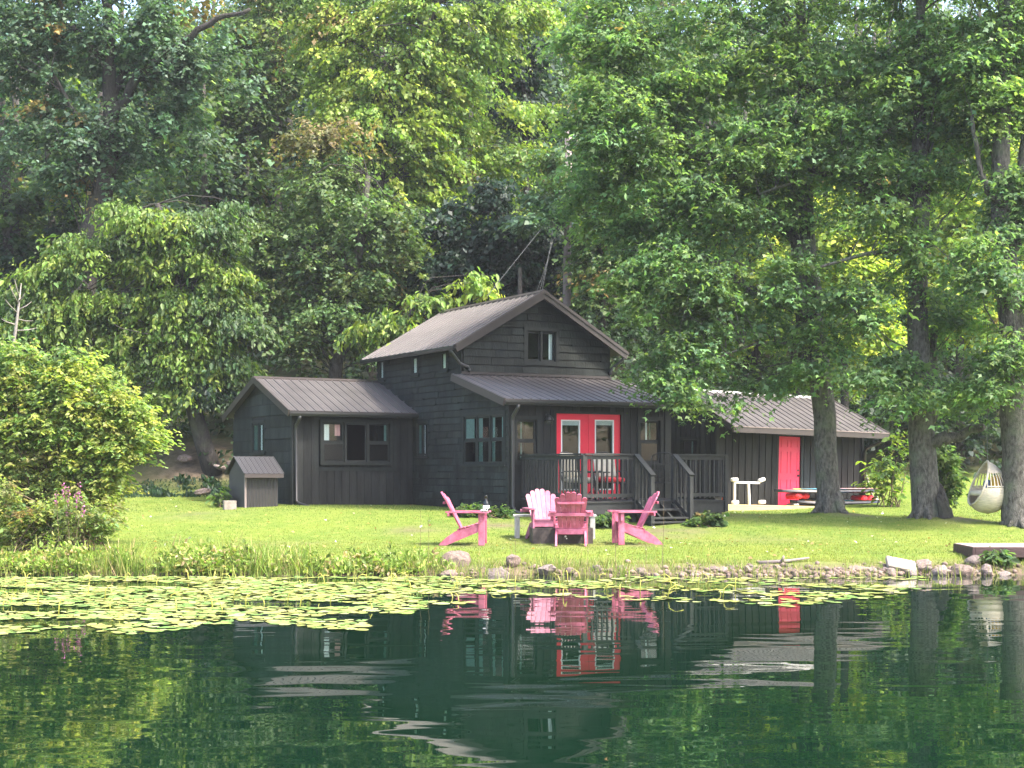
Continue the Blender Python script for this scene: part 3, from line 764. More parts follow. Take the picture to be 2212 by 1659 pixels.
# ---- furniture on the deck
def place_on_deck(a, k): 
    w_ = HF.world(a, k, dfz); return (w_.x, w_.y, w_.z)
def patio_chair(name, loc, rz, label, cush, group=None, seatmat='cushion', mesh_back=False):
    r = empty(name, loc, rz, label, 'chair', group)
    fr = MB()
    for sx in (-1, 1):
        x = sx*.28
        fr.tube([(x,-.26,.0),(x,-.27,.2),(x,-.25,.42),(x,-.22,.62),(x,-.05,.64),(x,.2,.63),(x,.27,.6)], .014, 6)
        fr.tube([(x,-.3,.01),(x*1.02,0,.05),(x,.32,.01)], .014, 6)
        fr.tube([(x,.22,.03),(x,.24,.4),(x,.32,.75),(x*.9,.36,1.0)], .014, 6)
        fr.tube([(x,-.24,.38),(x,.23,.36)], .012, 6)
    fr.tube([(-.25,.36,1.0),(-.1,.38,1.06),(.1,.38,1.06),(.25,.36,1.0)], .014, 6)
    fr.tube([(-.28,-.24,.38),(.28,-.24,.38)], .012, 6)
    if mesh_back:
        for i in range(6): fr.tube([(-.22+.088*i,.24,.4),(-.2+.08*i,.31,.75),(-.18+.072*i,.36,1.02)], .007, 5)
        for i in range(3): fr.tube([(-.27,.26+.03*i,.5+.16*i),(0,.29+.03*i,.5+.16*i),(.27,.26+.03*i,.5+.16*i)], .006, 5)
        for i in range(7): fr.tube([(-.27+.09*i,-.24,.385),(-.27+.09*i,.22,.37)], .006, 5)
    fr.build('frame', M['iron'], r, smooth=True)
    if cush:
        c = MB(); c.bbox(-.26,.26,-.25,.23,.39,.50,.035); c.build('seat_cushion', M[seatmat], r, smooth=False)
        c = MB(); mm = lambda x,y,z: (x, .20+y+(z)*.22, .50+z); c.bbox(-.26,.26,-.05,.06,.0,.54,.035, mm); c.build('back_cushion', M['cushion'], r)
    return r
fa = HF.front(-1.1, 1288)[0]
patio_chair('patio_chair', place_on_deck(HF.front(-1.3, 1250)[0], -1.3), HF.a+R(25), 'black metal patio chair with beige cushions behind the left balustrade of the deck', True, 'cushioned patio chairs')
patio_chair('patio_chair', place_on_deck(HF.front(-1.45, 1318)[0], -1.45), HF.a-R(5), 'black metal patio chair with beige back and red seat cushion, nearest the red doors', True, 'cushioned patio chairs', seatmat='redcloth')
patio_chair('patio_chair', place_on_deck(HF.front(-1.5, 1430)[0], -1.5), HF.a-R(40), 'bare black wrought iron chair at the top of the deck steps', False, mesh_back=True)
tl = empty('patio_table', place_on_deck(HF.front(-1.9, 1288)[0], -1.9), HF.a, 'low black metal table in front of the cushioned deck chairs', 'table')
tb = MB(); tb.lathe([(.30,.0),(.31,.01),(.31,.025),(.30,.03)], 18, (0,0,.60)); tb.build('table_top', M['iron'], tl)
for i in range(3):
    g = MB(); c_, s_ = math.cos(i*2.1+.4), math.sin(i*2.1+.4); g.tube([(c_*.08,s_*.08,.6),(c_*.06,s_*.06,.3),(c_*.26,s_*.26,.0)], .013, 6); g.build('leg', M['iron'], tl)
rg = MB(); p = HF.front(-1.7, 1300)[0]; rgm = lambda x,y,z: (x, y, z)
mat_ = empty('door_mat', place_on_deck(HF.front(-.55, 1290)[0], -.55), HF.a)
bpy.data.objects.remove(mat_)
# ================================================================== the shed
SH = Frame(1545, 38.2, R(29.4), .78)
SL = SH.front(0, 1861)[0]
ez = SH.front(-.69, 1581, 919)[1]
rk_ = 1.69; rz_ = SH.front(rk_, 1600, 844)[1]
sd = 2*rk_+.35
shed = empty('storage_shed', (SH.X, SH.Y, SH.z0), SH.a, 'long dark board shed with brown ribbed roof and one rose red door', 'shed')
shed.rotation_euler = (0, R(1.3), SH.a)
sm = plane_front(SH, 0); sl = plane_side(SH, 0)
sp = (rz_-ez)/(rk_+.69)
stp = lambda k: rz_-.06-abs(k-rk_)*sp
sx0, sx1 = SH.front(0, 1679)[0], SH.front(0, 1727)[0]
z1_ = SH.front(0, 1703, 941)[1]+.04
h_sd = (sx0, sx1, .80, z1_)
h_sw = (SH.side(0, 1505)[0], SH.side(0, 1470)[0], SH.side(0, 1485, 985)[1], SH.side(0, 1485, 948)[1])
if h_sw[0] > h_sw[1]: h_sw = (h_sw[1], h_sw[0], h_sw[2], h_sw[3])
print('SHED', round(SL,2), round(ez,2), round(rz_,2), h_sd, h_sw)
w = MB(); wall(w, sm, 0, SL, .62, lambda a: stp(0), [h_sd]); wall(w, sl, .12, sd-.12, .62, stp, [h_sw], [rk_])
szz = lambda x,y,z: (x,y,z-SH.z0)
w.box(SL-.12, SL, .12, sd-.12, .62, stp(0), szz); w.box(0, SL, sd-.12, sd, .62, stp(sd), szz)
w.prism([(.12, stp(0)), (sd-.12, stp(0)), (rk_, stp(rk_))], lambda a_, b_, t_: (SL-t_, a_, b_-SH.z0), .0, .12)
w.build('wall', M['inside'], shed)
bd = MB(); boards(bd, sm, 0.06, SL-.06, .66, lambda a: stp(0), [h_sd], w=.22, gap=.03, thick=.022)
boards(bd, sl, .0, sd, .66, stp, [h_sw], w=.22, gap=.03, thick=.022)
bd.build('board_siding', M['board'], shed, colors=True)
t = MB(); t.box(-.02, .06, .0, .03, .66, stp(0)-.02, sm); t.box(SL-.06, SL+.03, .0, .034, .66, stp(0)-.02, sm); build_each(t, 'corner_board', M['trim'], shed)
window(shed, sl, *h_sw, double=False, casing=.05, curtain=[(.45,.55,.02,.98,'blind','blind')])
roof_plane('roof', M['roof'], shed, szz(0, -.69, ez-.05), szz(SL+.28, -.69, ez-.05), szz(SL+.28, rk_, rz_-.05), szz(0, rk_, rz_-.05), rib=.24)
roof_plane('roof', M['roof'], shed, szz(SL+.28, sd+.4, stp(sd+.4)), szz(0, sd+.4, stp(sd+.4)), szz(0, rk_, rz_-.05), szz(SL+.28, rk_, rz_-.05), rib=.24)
fa_ = MB(); fa_.box(0, SL+.28, -.72, -.69, ez-.17, ez-.03, szz); fa_.build('fascia', M['fascia'], shed)
fe = MB(); fe.box(-.02, SL+.3, -.735, -.71, ez-.03, ez-.008, szz); fe.build('drip_edge', M['pole'], shed)
rk2 = MB(); rk2.bar(szz(-.017, -.71, ez-.08), szz(-.017, rk_, rz_-.08), .035, .16); rk2.bar(szz(SL+.297, -.71, ez-.08), szz(SL+.297, rk_, rz_-.08), .035, .16); build_each(rk2, 'rake_board', M['fascia'], shed)
cp = MB()
for sy in (-1, 1):
    p0 = Vector(szz(-.03, rk_, rz_+.005)); p1 = Vector(szz(SL+.3, rk_, rz_+.005)); q = Vector((0, sy*.11, -.11*sp+.012)); dn2 = Vector((0,0,-.03))
    cp.hexa([p0+dn2, p1+dn2, p1+q+dn2, p0+q+dn2, p0+Vector((0,0,.014)), p1+Vector((0,0,.014)), p1+q, p0+q])
cp.build('ridge_cap', M['greywood'], shed)
d = MB(); d.box(sx0+.012, sx1-.012, -.05, -.008, .82, z1_-.012, sm)
do = d.build('door', M['redshed'], shed)
pn = MB(); W_ = sx1-sx0; Hh = z1_-.82
for cx_ in (.28, .72):
    for y0, y1 in ((.84,.95), (.47,.78), (.08,.38)):
        x0, x1 = sx0+W_*(cx_-.15), sx0+W_*(cx_+.15); p, q = .82+Hh*y0, .82+Hh*y1; e = .012
        for bx in ((x0,x1,p,p+e),(x0,x1,q-e,q),(x0,x0+e,p+e,q-e),(x1-e,x1,p+e,q-e)): pn.box(bx[0],bx[1],-.008,.002,bx[2],bx[3],sm)
pn.build('door_panel', M['redshed'], do)
kn = MB(); kz = .82+Hh*.44
kn.lathe([(.012,0),(.03,.012),(.03,.035),(.012,.05)], 10, (0,0,0), m=lambda x,y,z: sm(sx1-.075+x, -.008+z, kz+y)); kn.lathe([(.025,0),(.025,.02)], 10, (0,0,0), m=lambda x,y,z: sm(sx1-.075+x, -.008+z, kz+.14+y)); kn.build('handle', M['iron'], do)
fr_ = MB(); fr_.box(sx0-.07, sx0, .0, .03, .8, z1_+.05, sm); fr_.box(sx1, sx1+.09, .0, .031, .8, z1_+.05, sm); fr_.box(sx0, sx1, .0, .03, z1_, z1_+.05, sm); fr_.build('door_frame', M['trim'], shed)
dsp = MB(); dsp.tube([szz(SL+.22,-.66,ez-.12), szz(SL+.2,-.6,ez-.22), szz(SL+.04,-.12,ez-.42), szz(SL+.02,-.07,ez-.52), szz(SL+.02,-.07,.72)], .045, 8); dsp.build('downspout', M['gutter'], shed, smooth=True)
dfl = MB(); dfl.box(.13, SL-.13, .13, sd-.13, .70, .78, szz); dfl.build('floor', M['inside'], shed)
0 and print('HOLES', [tuple(round(q,2) for q in h) for h in h_up], h_small, h_wing)
# trunks standing on the lawn get a low mound of earth
TR1 = PX(1793, 32.9), 32.9; TR2 = PX(2008, 31.8), 31.8; TR3 = PX(2200, 30.8), 30.8
MOUNDS += [(TR1[0]+.1, TR1[1]-.1, .12, .8), (TR2[0]+.25, TR2[1]-.15, .15, .9), (TR3[0], TR3[1], .10, .7)]

# ================================================================== adirondack chairs
def make_adirondack(label):
    r = empty('adirondack_chair', (0,0,0), 0, label, 'garden chair', 'faded red adirondack chairs on the lawn')
    # local: +x is where the sitter looks, origin under the middle
    X0 = -.45; yh = .27
    side_ = [(0,.0),(.14,.0),(.73,.245),(.73,.40),(.64,.375),(.56,.325),(.42,.30),(.30,.255),(.13,.14),(.03,.045)]
    for sy in (-1, 1):
        s_ = MB(); s_.prism(side_, lambda a,b_,t: (a+X0, sy*yh+t, b_), -.018, .018); s_.build('side_rail', M['pink'], r)
        l = MB(); l.bbox(.735+X0, .85+X0, sy*(yh+.036)-.017, sy*(yh+.036)+.017, 0, .60, .005); 
        l.prism([(.77,.45),(.81,.45),(.82,.60),(.76,.60)], lambda a,b_,t: (a+X0, sy*(yh+.06)+t*1.0, b_), -.006, .05); l.build('front_leg', M['pink'], r)
        a_ = MB()
        am_ = [(.13,-.035),(.13,.04),(.62,.075),(.86,.085),(.925,.05),(.93,-.02),(.90,-.06),(.62,-.065)]
        a_.prism(am_, lambda p,q,t: (p+X0, sy*(yh+.06)+sy*q, t), .60, .628); a_.build('armrest', M['pink'], r)
    st = MB()
    for i in range(6):   # seat slats following the curve
        t = i/5; x = .40+.36*t; z = .305+.02*math.sin(t*2)+.085*t*t
        st.bbox(x-.03+X0, x+.032+X0, -yh-.02, yh+.02, z, z+.02, .004)
    st.bbox(.735+X0, .755+X0, -yh-.018, yh+.018, .27, .395, .004)
    st.build('seat', M['pink'], r)
    # fan of back slats
    n = 6; lean = math.atan2(.39, .74)
    top = [.70,.775,.815,.815,.775,.70]
    for i in range(n):
        f = (i-(n-1)/2)
        wb, wt = .066, .096; yb, yt = f*.072, f*.101
        h = top[i]; sl_ = MB()
        pts = [(yb-wb/2,0),(yb+wb/2,0),(yt+wt/2,h-.05),(yt+wt*.42,h-.02),(yt+wt*.2,h),(yt-wt*.2,h),(yt-wt*.42,h-.02),(yt-wt/2,h-.05)]
        curve = lambda y: .035*(y/.28)**2
        def mm(y,q,t): 
            xx = .40 - q*math.sin(lean)+t*math.cos(lean)+curve(y)
            return (xx+X0, y, .265+q*math.cos(lean)+t*math.sin(lean))
        sl_.prism(pts, mm, -.011, .011); sl_.build('back_slat', M['pink'], r)
    cr = MB()
    q = .40; cr.bbox(-.012-.03+.40-q*.466+X0, .40-q*.466-.012+X0, -.42, .42, .60-.06, .598, .004)
    q2 = .60; x = .40-q2*math.sin(lean); z = .265+q2*math.cos(lean); cr.bbox(x-.05+X0, x-.018+X0, -.25, .25, z-.035, z+.01, .004)
    cr.bbox(.37+X0-.03, .37+X0, -yh-.016, yh+.016, .20, .30, .004)
    cr.build('back_rail', M['pink'], r)
    return r
def put(r, px, d, rz, dz=0):
    x = PX(px, d); r.location = (x, d, ground(x, d)+dz); r.rotation_euler = (0, 0, rz)
ch = make_adirondack('faded red adirondack chair left of the fire box, turned side on and facing right')
ch2 = copy_tree(ch); ch2['label'] = 'pale pink adirondack chair behind the fire box, its slatted front facing the water'
ch3 = copy_tree(ch); ch3['label'] = 'red adirondack chair with its fan back to the water, in front of the fire box'
ch4 = copy_tree(ch); ch4['label'] = 'pink adirondack chair right of the fire box, facing left towards it'
for q in ch2.children:
    for sl_ in q.material_slots: sl_.link = 'OBJECT'; sl_.material = M['pinkpale']
put(ch, 1003, 27.6, R(-3)); put(ch2, 1176, 28.75, R(-78)); put(ch3, 1233, 27.5, R(88)); put(ch4, 1374, 27.8, R(187))

# steel fire box between the chairs
xf, yf = PX(1212, 28.05), 28.15
fp = empty('fire_pit', (xf, yf, ground(xf, yf)), R(4), 'square sooty steel fire box on the lawn among the red chairs', 'fire pit')
for i, (x0,x1,y0,y1) in enumerate(((-.57,.57,-.36,-.345),(-.57,.57,.345,.36),(-.57,-.555,-.344,.344),(.555,.57,-.344,.344))):
    p = MB(); p.bbox(x0,x1,y0,y1,-.02,.285,.003); p.build('side_panel', M['steel'], fp)
p = MB(); p.bbox(-.55,.55,-.34,.34,.0,.05,.005); p.build('ash_bed', M['greywood'], fp)
for (u, v, r_) in ((.10,.20,.015),(.05,.13,.02),(.07,.09,.014)):
    p = MB(); p.lathe([(r_,0),(r_*.8,.004)], 8, m=lambda x,y,z: (u+x, -.361-z, v+y)); p.build('paint_splash', M['white'], fp)
# weathered bench behind
xb, yb_ = PX(1198, 29.3), 29.3
be = empty('bench', (xb, yb_, ground(xb, yb_)), R(1), 'weathered grey wooden bench behind the pink chairs', 'bench')
for y in (-.13, .0, .13):
    p = MB(); p.bbox(-.82,.82,y-.062,y+.062,.42,.46,.006); p.build('seat_board', M['greywood'], be)
for sx in (-1,1):
    for sy in (-1,1):
        p = MB(); p.bbox(sx*.74-.05, sx*.74+.05, sy*.13-.045, sy*.13+.045, -.03, .42, .006); p.build('leg', M['greywood'], be)
    p = MB(); p.bbox(sx*.74-.03, sx*.74+.03, -.084, .084, .30, .39, .005); p.build('cross_rail', M['greywood'], be)
# black bottle and pale cloth on the left chair's arm
d_ = 27.3; xx = PX(1068, d_); zb_ = ch.location.z+.63
ch_arm = ch.matrix_basis @ Vector((.43, -.33, .63))
bt = MB(); bt.lathe([(.0,.0),(.052,.0),(.058,.01),(.058,.13),(.05,.165),(.026,.20),(.022,.27),(.026,.275),(.026,.295),(.0,.295)], 16)
bo_ = bt.build('bottle', M['bottle'], None, smooth=True); bo_.location = ch_arm; tag(bo_, 'black bottle standing at the front end of the left chair arm', 'bottle')
lb = MB(); lb.lathe([(.0592,.05),(.0592,.11)], 16); lb.build('bottle_label', M['curtain'], bo_, smooth=True)
cl = MB(); n = 9
for i in range(n):
    for j in range(n):
        u, v = i/(n-1)-.5, j/(n-1)-.5
        cl.v.append((u*.13, v*.12, .018+.022*math.sin(u*17)*math.cos(v*15)+.012*math.sin(v*31))); cl.c.append((1,1,1))
cl.f = [(i*n+j, (i+1)*n+j, (i+1)*n+j+1, i*n+j+1) for i in range(n-1) for j in range(n-1)]
co = cl.build('cloth', M['white'], None, smooth=True); co.location = ch.matrix_basis @ Vector((.40, -.36, .628)); tag(co, 'small crumpled white cloth beside the black bottle on the chair arm', 'cloth')
sol = co.modifiers.new('thickness', 'SOLIDIFY'); sol.thickness = .006

# ================================================================== by the left wing
BH = HF   # same orientation as the wing
p0 = HF.world(-WM-.02, kw+.9)      # stands against the left gable wall
bx_px0 = 530
Bf = Frame(530, 34.9, R(29.4), .80)
bw_ = Bf.front(0, 600)[0]; bdp = Bf.side(0, 495)[0]
bt_f = Bf.front(0, 565, 1022)[1]; bt_b = Bf.side(0, 514, 988)[1]
bin_ = empty('bin_shed', (Bf.X, Bf.Y, Bf.z0), Bf.a, 'small brown corrugated bin shed with gabled roof beside the left wing', 'bin shed')
bz = lambda x,y,z: (x,y,z-Bf.z0)
def corr(mb, m, a0, a1, z0, z1f, pitch_=.075):
    n = max(2, int((a1-a0)/pitch_))
    for i in range(n):
        p, q = a0+(a1-a0)*i/n, a0+(a1-a0)*(i+1)/n; md = (p+q)/2; o = .018
        mb.hexa([m(p,-.01,z0),m(md,-.01,z0),m(md,o,z0),m(p,0,z0),m(p,-.01,z1f(p)),m(md,-.01,z1f(md)),m(md,o,z1f(md)),m(p,0,z1f(p))])
        mb.hexa([m(md,-.01,z0),m(q,-.01,z0),m(q,0,z0),m(md,o,z0),m(md,-.01,z1f(md)),m(q,-.01,z1f(q)),m(q,0,z1f(q)),m(md,o,z1f(md))])
mbf = plane_front(Bf, 0); mbs = plane_side(Bf, 0)
rk_b = bdp*.5
c = MB(); corr(c, mbf, .02, bw_-.02, .72, lambda a: bt_f); c.build('front_panel', M['corr'], bin_)
c = MB(); corr(c, mbs, .02, bdp-.02, .72, lambda a: bt_b-.03-abs(a-rk_b)/rk_b*(bt_b-bt_f)); c.build('side_panel', M['corr'], bin_)
c = MB(); c.box(bw_-.03, bw_, .0, bdp, .72, bt_f, bz); c.box(0, bw_-.03, bdp-.03, bdp, .72, bt_f, bz); c.box(.02,bw_-.04,.02,bdp-.05,.9,bt_f-.02,bz); c.build('back_panel', M['corr'], bin_)
c = MB(); c.box(-.025,.02,-.028,.02,.72,bt_f,bz); c.build('corner_post', M['pole'], bin_)
roof_plane('roof', M['corr'], bin_, bz(-.08,-.14,bt_f-.03), bz(bw_+.1,-.14,bt_f-.03), bz(bw_+.1,rk_b,bt_b), bz(-.08,rk_b,bt_b), rib=.12, th=.02, rh=.015)
roof_plane('roof', M['corr'], bin_, bz(bw_+.1,bdp+.1,bt_f-.03), bz(-.08,bdp+.1,bt_f-.03), bz(-.08,rk_b,bt_b), bz(bw_+.1,rk_b,bt_b), rib=.12, th=.02, rh=.015)
c = MB(); c.box(-.07,bw_+.09,-.165,-.14,bt_f-.11,bt_f-.02,bz); c.build('fascia', M['fascia'], bin_)
# pale concrete block
xk, yk = PX(496, 34.3), 34.3
c = MB(); 
for bx0, bx1, by0, by1 in ((-.14,.14,-.14,-.10),(-.14,.14,.10,.14),(-.14,-.10,-.099,.099),(.10,.14,-.099,.099),(-.02,.02,-.099,.099)): c.bbox(bx0,bx1,by0,by1,0,.21,.004)
c.box(-.10,.10,-.1,.1,.19,.2)
o = c.build('concrete_block', M['concrete']); o.location = (xk, yk, ground(xk,yk)-.01); o.rotation_euler = (0,0,R(18)); tag(o, 'pale grey concrete block on the grass in front of the bin shed', 'block')

# ================================================================== in front of the storage shed
def shw(a, k, z): v = SH.world(a, k, z); return v
pz0 = .90
x_a, x_b = SH.front(-.9, 1572)[0], SH.front(-.9, 1928)[0]
pf = empty('shed_platform', SH.world(x_a, -.9, .62), SH.a, 'low yellow lumber platform along the front of the shed', 'platform')
L_ = x_b-x_a
pf.rotation_euler = (0, R(1.6), SH.a)
for i in range(6):
    c = MB(); c.bbox(0, L_, i*.145, i*.145+.138, .20, .238, .004); c.build('board', M['lumber'], pf)
c = MB(); c.bbox(0, L_, -.004, .034, .0, .196, .004); c.build('front_joist', M['lumber'], pf)
c = MB(); c.bbox(0,.04,.04,.86,.0,.196,.004); c.bbox(L_-.04,L_,.04,.86,.0,.196,.004); c.build('end_joist', M['lumber'], pf)
bpy.context.view_layer.update()
pmat = pf.matrix_basis.copy()
def onplat(a, k, z=.238): return pmat @ Vector((a, k, z))
def pa(px, k=.3): return SH.front(-.9+k, px)[0]-x_a
# white metal frame with four padded ends
fr0 = empty('boat_rack', onplat(pa(1615,.45), .45), SH.a, 'white metal rack with padded ends standing on the platform', 'rack')
gw = (pa(1650,.45)-pa(1582,.45)); hw = gw/2
m0 = MB(); m0.bbox(-hw+.05,-hw+.11,-.03,.03,.0,.62,.012); m0.build('post', M['white'], fr0)
m0 = MB(); m0.bbox(.02,.08,-.03,.03,.0,.57,.012,lambda x,y,z:(x-z*.06,y,z)); m0.build('post', M['white'], fr0)
m0 = MB(); m0.bar((-hw+.08,0,.58),(hw-.12,0,.56),.05,.055,bev=.01); m0.build('cross_bar', M['white'], fr0)
for (x, z, t) in ((-hw+.08,.60,0),(hw-.05,.59,.25),(-hw+.1,.02,0),(hw-.05,.02,0)):
    m0 = MB(); m0.bbox(-.11,.11,-.06,.06,.0,.095,.025,lambda a,b_,c_:(x+a*.9*math.cos(t)-c_*math.sin(t),b_,z+c_*math.cos(t)+a*math.sin(t))); m0.build('pad', M['white'], fr0)
# orange float leaning by the deck
ov = MB(); ov.lathe([(.0,0),(.07,.01),(.085,.12),(.08,.34),(.055,.46),(.02,.50),(.0,.50)], 12, m=lambda x,y,z:(x+z*.12,y*.6,z)); ov.tube([(.06,0,.5),(.075,0,.53),(.06,0,.55)],.008,5)
o = ov.build('float', M['orange'], None, smooth=True); o.location = onplat(pa(1564,.35), .35); o.rotation_euler = (0,0,SH.a); tag(o, 'upright orange plastic float at the left end of the platform beside the deck', 'float')
# two paddle boards stacked on the platform
def board(label, px0, px1, k, z, tail_up, top, nose):
    a0, a1 = pa(px0, k), pa(px1, k); L = a1-a0
    r = empty('paddle_board', onplat((a0+a1)/2, k, z), SH.a, label, 'paddle board', 'paddle boards stacked before the shed')
    def shape(z0, z1, s=1.0, f0=0., f1=1.):
        mb = MB(); n = 22; ring = []
        for i in range(n+1):
            f = f0+(f1-f0)*i/n; w = .36*s*(max(0, 1-abs(2*f-1)**2.6))**.5*(1 if f > .4 else (.75+.25*f/.4)); x = -L/2+L*f
            up = .16*max(0, (.35-f)/.35)**2*tail_up
            ring.append((x, max(w,.02), up))
        vs = []
        for x, w, up in ring: vs += [(x,-w,z0+up+.03),(x,-w*.75,z0+up),(x,w*.75,z0+up),(x,w,z0+up+.03),(x,w*.9,z1+up),(x,-w*.9,z1+up)]
        k_ = len(ring)
        fs = [(i*6+j, i*6+(j+1)%6, (i+1)*6+(j+1)%6, (i+1)*6+j) for i in range(k_-1) for j in range(6)]+[tuple(range(6))[::-1], tuple((k_-1)*6+j for j in range(6))]
        mb.add(vs, fs); return mb
    shape(0,.085).build('hull', M['blackboard'], r, smooth=False)
    shape(.083,.10,.96,.30,.62).build('deck_pad', M['blueboard'], r)
    shape(.083,.101,.96,.62,.99).build('nose_pad', M[nose], r)
    shape(.0835,.103,.8,.22,.31).build('print_patch', M['yellow'], r)
    return r
def block_(name, a, k, z, sz, mat, label, cat):
    c = MB(); c.bbox(-sz[0],sz[0],-sz[1],sz[1],0,sz[2],.03); o = c.build(name, M[mat]); o.location = onplat(a,k,z); o.rotation_euler = (0,0,SH.a); tag(o, label, cat); return o
board('lower paddle board lying on wooden blocks, black hull with teal top', 1706, 1900, .42, .30, .35, 'blueboard', 'pinkboard')
board('upper paddle board lying over the life vests, black hull with pale blue top', 1672, 1898, .40, .60, .2, 'blueboard', 'pinkboard')
for a_, nm in ((pa(1712,.42), 'left'), (pa(1880,.42), 'right')):
    block_('support_block', a_, .42, .238, (.10,.16,.058), 'greywood', f'low wooden block under the {nm} end of the paddle boards', 'block')
# life vests squeezed between the boards
def vest(px, z, label, mat):
    r = empty('life_vest', onplat(pa(px,.42), .42, z), SH.a+.2, label, 'life vest', 'life vests between the paddle boards')
    for sx in (-1,1):
        c = MB(); c.bbox(sx*.15-.13, sx*.15+.13, -.22,.22, 0,.15,.05); c.build('foam_panel', M[mat], r)
    c = MB(); c.bbox(-.29,.29,-.03,.03,.15,.158,.002); c.build('strap', M['iron'], r); return r
vest(1722, .42, 'dark red life vest squeezed between the boards at their left end', 'lifered')
vest(1862, .41, 'bright red life vest between the boards right of the trunk', 'lifered')
c = MB(); c.lathe([(.0,0),(.06,0),(.075,.05),(.05,.13),(.02,.17),(0,.17)], 10); o = c.build('jug', M['white'], None, smooth=True); o.location = onplat(pa(1888,.36), .30, .405); tag(o, 'white plastic jug beside the bright red life vest', 'jug')
# leaning boards at the right end of the shed
for i, (dx, mt, lab, ln_) in enumerate(((.10,'greywood','pale board leaning on the right end of the shed',.55),(.0,'pole','thin brown rail leaning on the shed corner',.12))):
    c = MB(); p = shw(SL+.28+dx, -.10, .80); q = shw(SL+.10+dx*.2, -.02, 1.65)
    if i: p = shw(SL+.16, .10, .8); q = shw(SL+.07, .08, 1.7)
    c.bar(p, q, .10 if not i else .05, .03); o = c.build('leaning_board', M[mt]); tag(o, lab, 'board')

# ================================================================== hanging egg chair
de = 31.1; ex = PX(2133, de); ez_b = H+(HY-1110)/F*de; ez_t = H+(HY-996)/F*de; hh = ez_t-ez_b
egg = empty('hanging_egg_chair', (ex, de, ez_b), R(0), 'pale wicker egg chair hanging beside the rightmost trunk', 'hanging chair')
# shell of revolution, cut open on the side facing left and towards the water
prof = []
for i in range(25):
    t = i/24; 
    if t < .42: rr_ = .44*math.sin(math.acos(max(-1,min(1,1-t/.42))))
    else: rr_ = .44*max(0.,math.cos((t-.42)/.58*math.pi/2))**.66
    prof.append((max(rr_,.004), t*hh))
open_dir = Vector((-.999, -.04, 0)).normalized()
nseg = 72
def eggp(i, j, s=1.0, dz=0):
    r_, z_ = prof[i]; a = 2*math.pi*j/nseg; return Vector((r_*s*math.cos(a), r_*s*math.sin(a), z_+dz))
def cutv(p): # plane leaning: keep what lies behind it
    return p.dot(open_dir) - (.37-.42*(p.z/hh-.12))
sh_ = MB(); op = MB(); hd_ = MB()
for i in range(24):
    for j in range(nseg):
        q = [eggp(i,j),eggp(i,(j+1)%nseg),eggp(i+1,(j+1)%nseg),eggp(i+1,j)]
        q2 = [eggp(i,j,.93),eggp(i,(j+1)%nseg,.93),eggp(i+1,(j+1)%nseg,.93),eggp(i+1,j,.93)]
        ce = sum(q, Vector())/4
        if cutv(ce) > 0: continue
        tz_ = ce.z/hh
        if .52 < tz_ < .78:     # open cane work
            if j % 2 == 0:
                op.bar((q[0]+q[1])/2, (q[3]+q[2])/2, .016, .016)
        else:
            (sh_ if tz_ < .6 else hd_).hexa([q2[0],q2[1],q2[2],q2[3],q[0],q[1],q[2],q[3]])
sh_.build('basket', M['wicker'], egg); hd_.build('hood', M['wicker'], egg); op.build('cane', M['wicker'], egg)
rim = []
for side_s in (1,):
    for k in range(61):
        # intersect each height with the cut plane on both sides
        pass
pts = []
for i in range(0, 25):
    r_, z_ = prof[i]; t_ = .37-.42*(z_/hh-.12)
    if abs(t_) < r_: pts.append((z_, t_, math.sqrt(r_*r_-t_*t_)))
side_v = Vector((-open_dir.y, open_dir.x, 0))
loop = [open_dir*t_+side_v*s_+Vector((0,0,z_)) for z_, t_, s_ in pts]+[open_dir*t_-side_v*s_+Vector((0,0,z_)) for z_, t_, s_ in reversed(pts)]
loop.append(loop[0])
rm = MB(); rm.tube(loop, .026, 6); rm.build('rim', M['wicker'], egg, smooth=True)
for zf in (.52, .78):
    r_ = np.interp(zf*hh, [p[1] for p in prof], [p[0] for p in prof])
    ring = [Vector((r_*math.cos(2*math.pi*j/40), r_*math.sin(2*math.pi*j/40), zf*hh)) for j in range(41)]
    ring = [p for p in ring]
    mbk = MB(); seg = []
    for p in ring:
        if cutv(p) <= 0: seg.append(p)
        else:
            if len(seg) > 1: mbk.tube(seg, .016, 5)
            seg = []
    if len(seg) > 1: mbk.tube(seg, .016, 5)
    mbk.build('hoop', M['wicker'], egg)
for (x, y, z, mt, s) in ((.04,.12,.54*hh,'bluecloth',.13),(.20,.02,.57*hh,'mustard',.19)):
    c = MB(); c.lathe([(s*.2,-s*.9),(s*.75,-s*.7),(s,-.0),(s*.8,s*.7),(s*.2,s*.95)], 12, (x,y,z), m=lambda a,b_,c_:(x+(a-x)*.75, y+(b_-y)*.8, c_)); c.build('cushion', M[mt], egg, smooth=True)
c = MB(); c.lathe([(.02,0),(.35,.01),(.37,.06),(.34,.11),(.02,.12)], 18, (0,0,.34*hh)); c.build('seat_cushion', M['cushion'], egg, smooth=True)
EGG_TOP = Vector((ex, de, ez_t)); 
rp = MB(); rp.tube([(0,0,hh-.01),(0,0,hh+2.9)], .008, 5); rp.build('rope', M['wire'], egg)

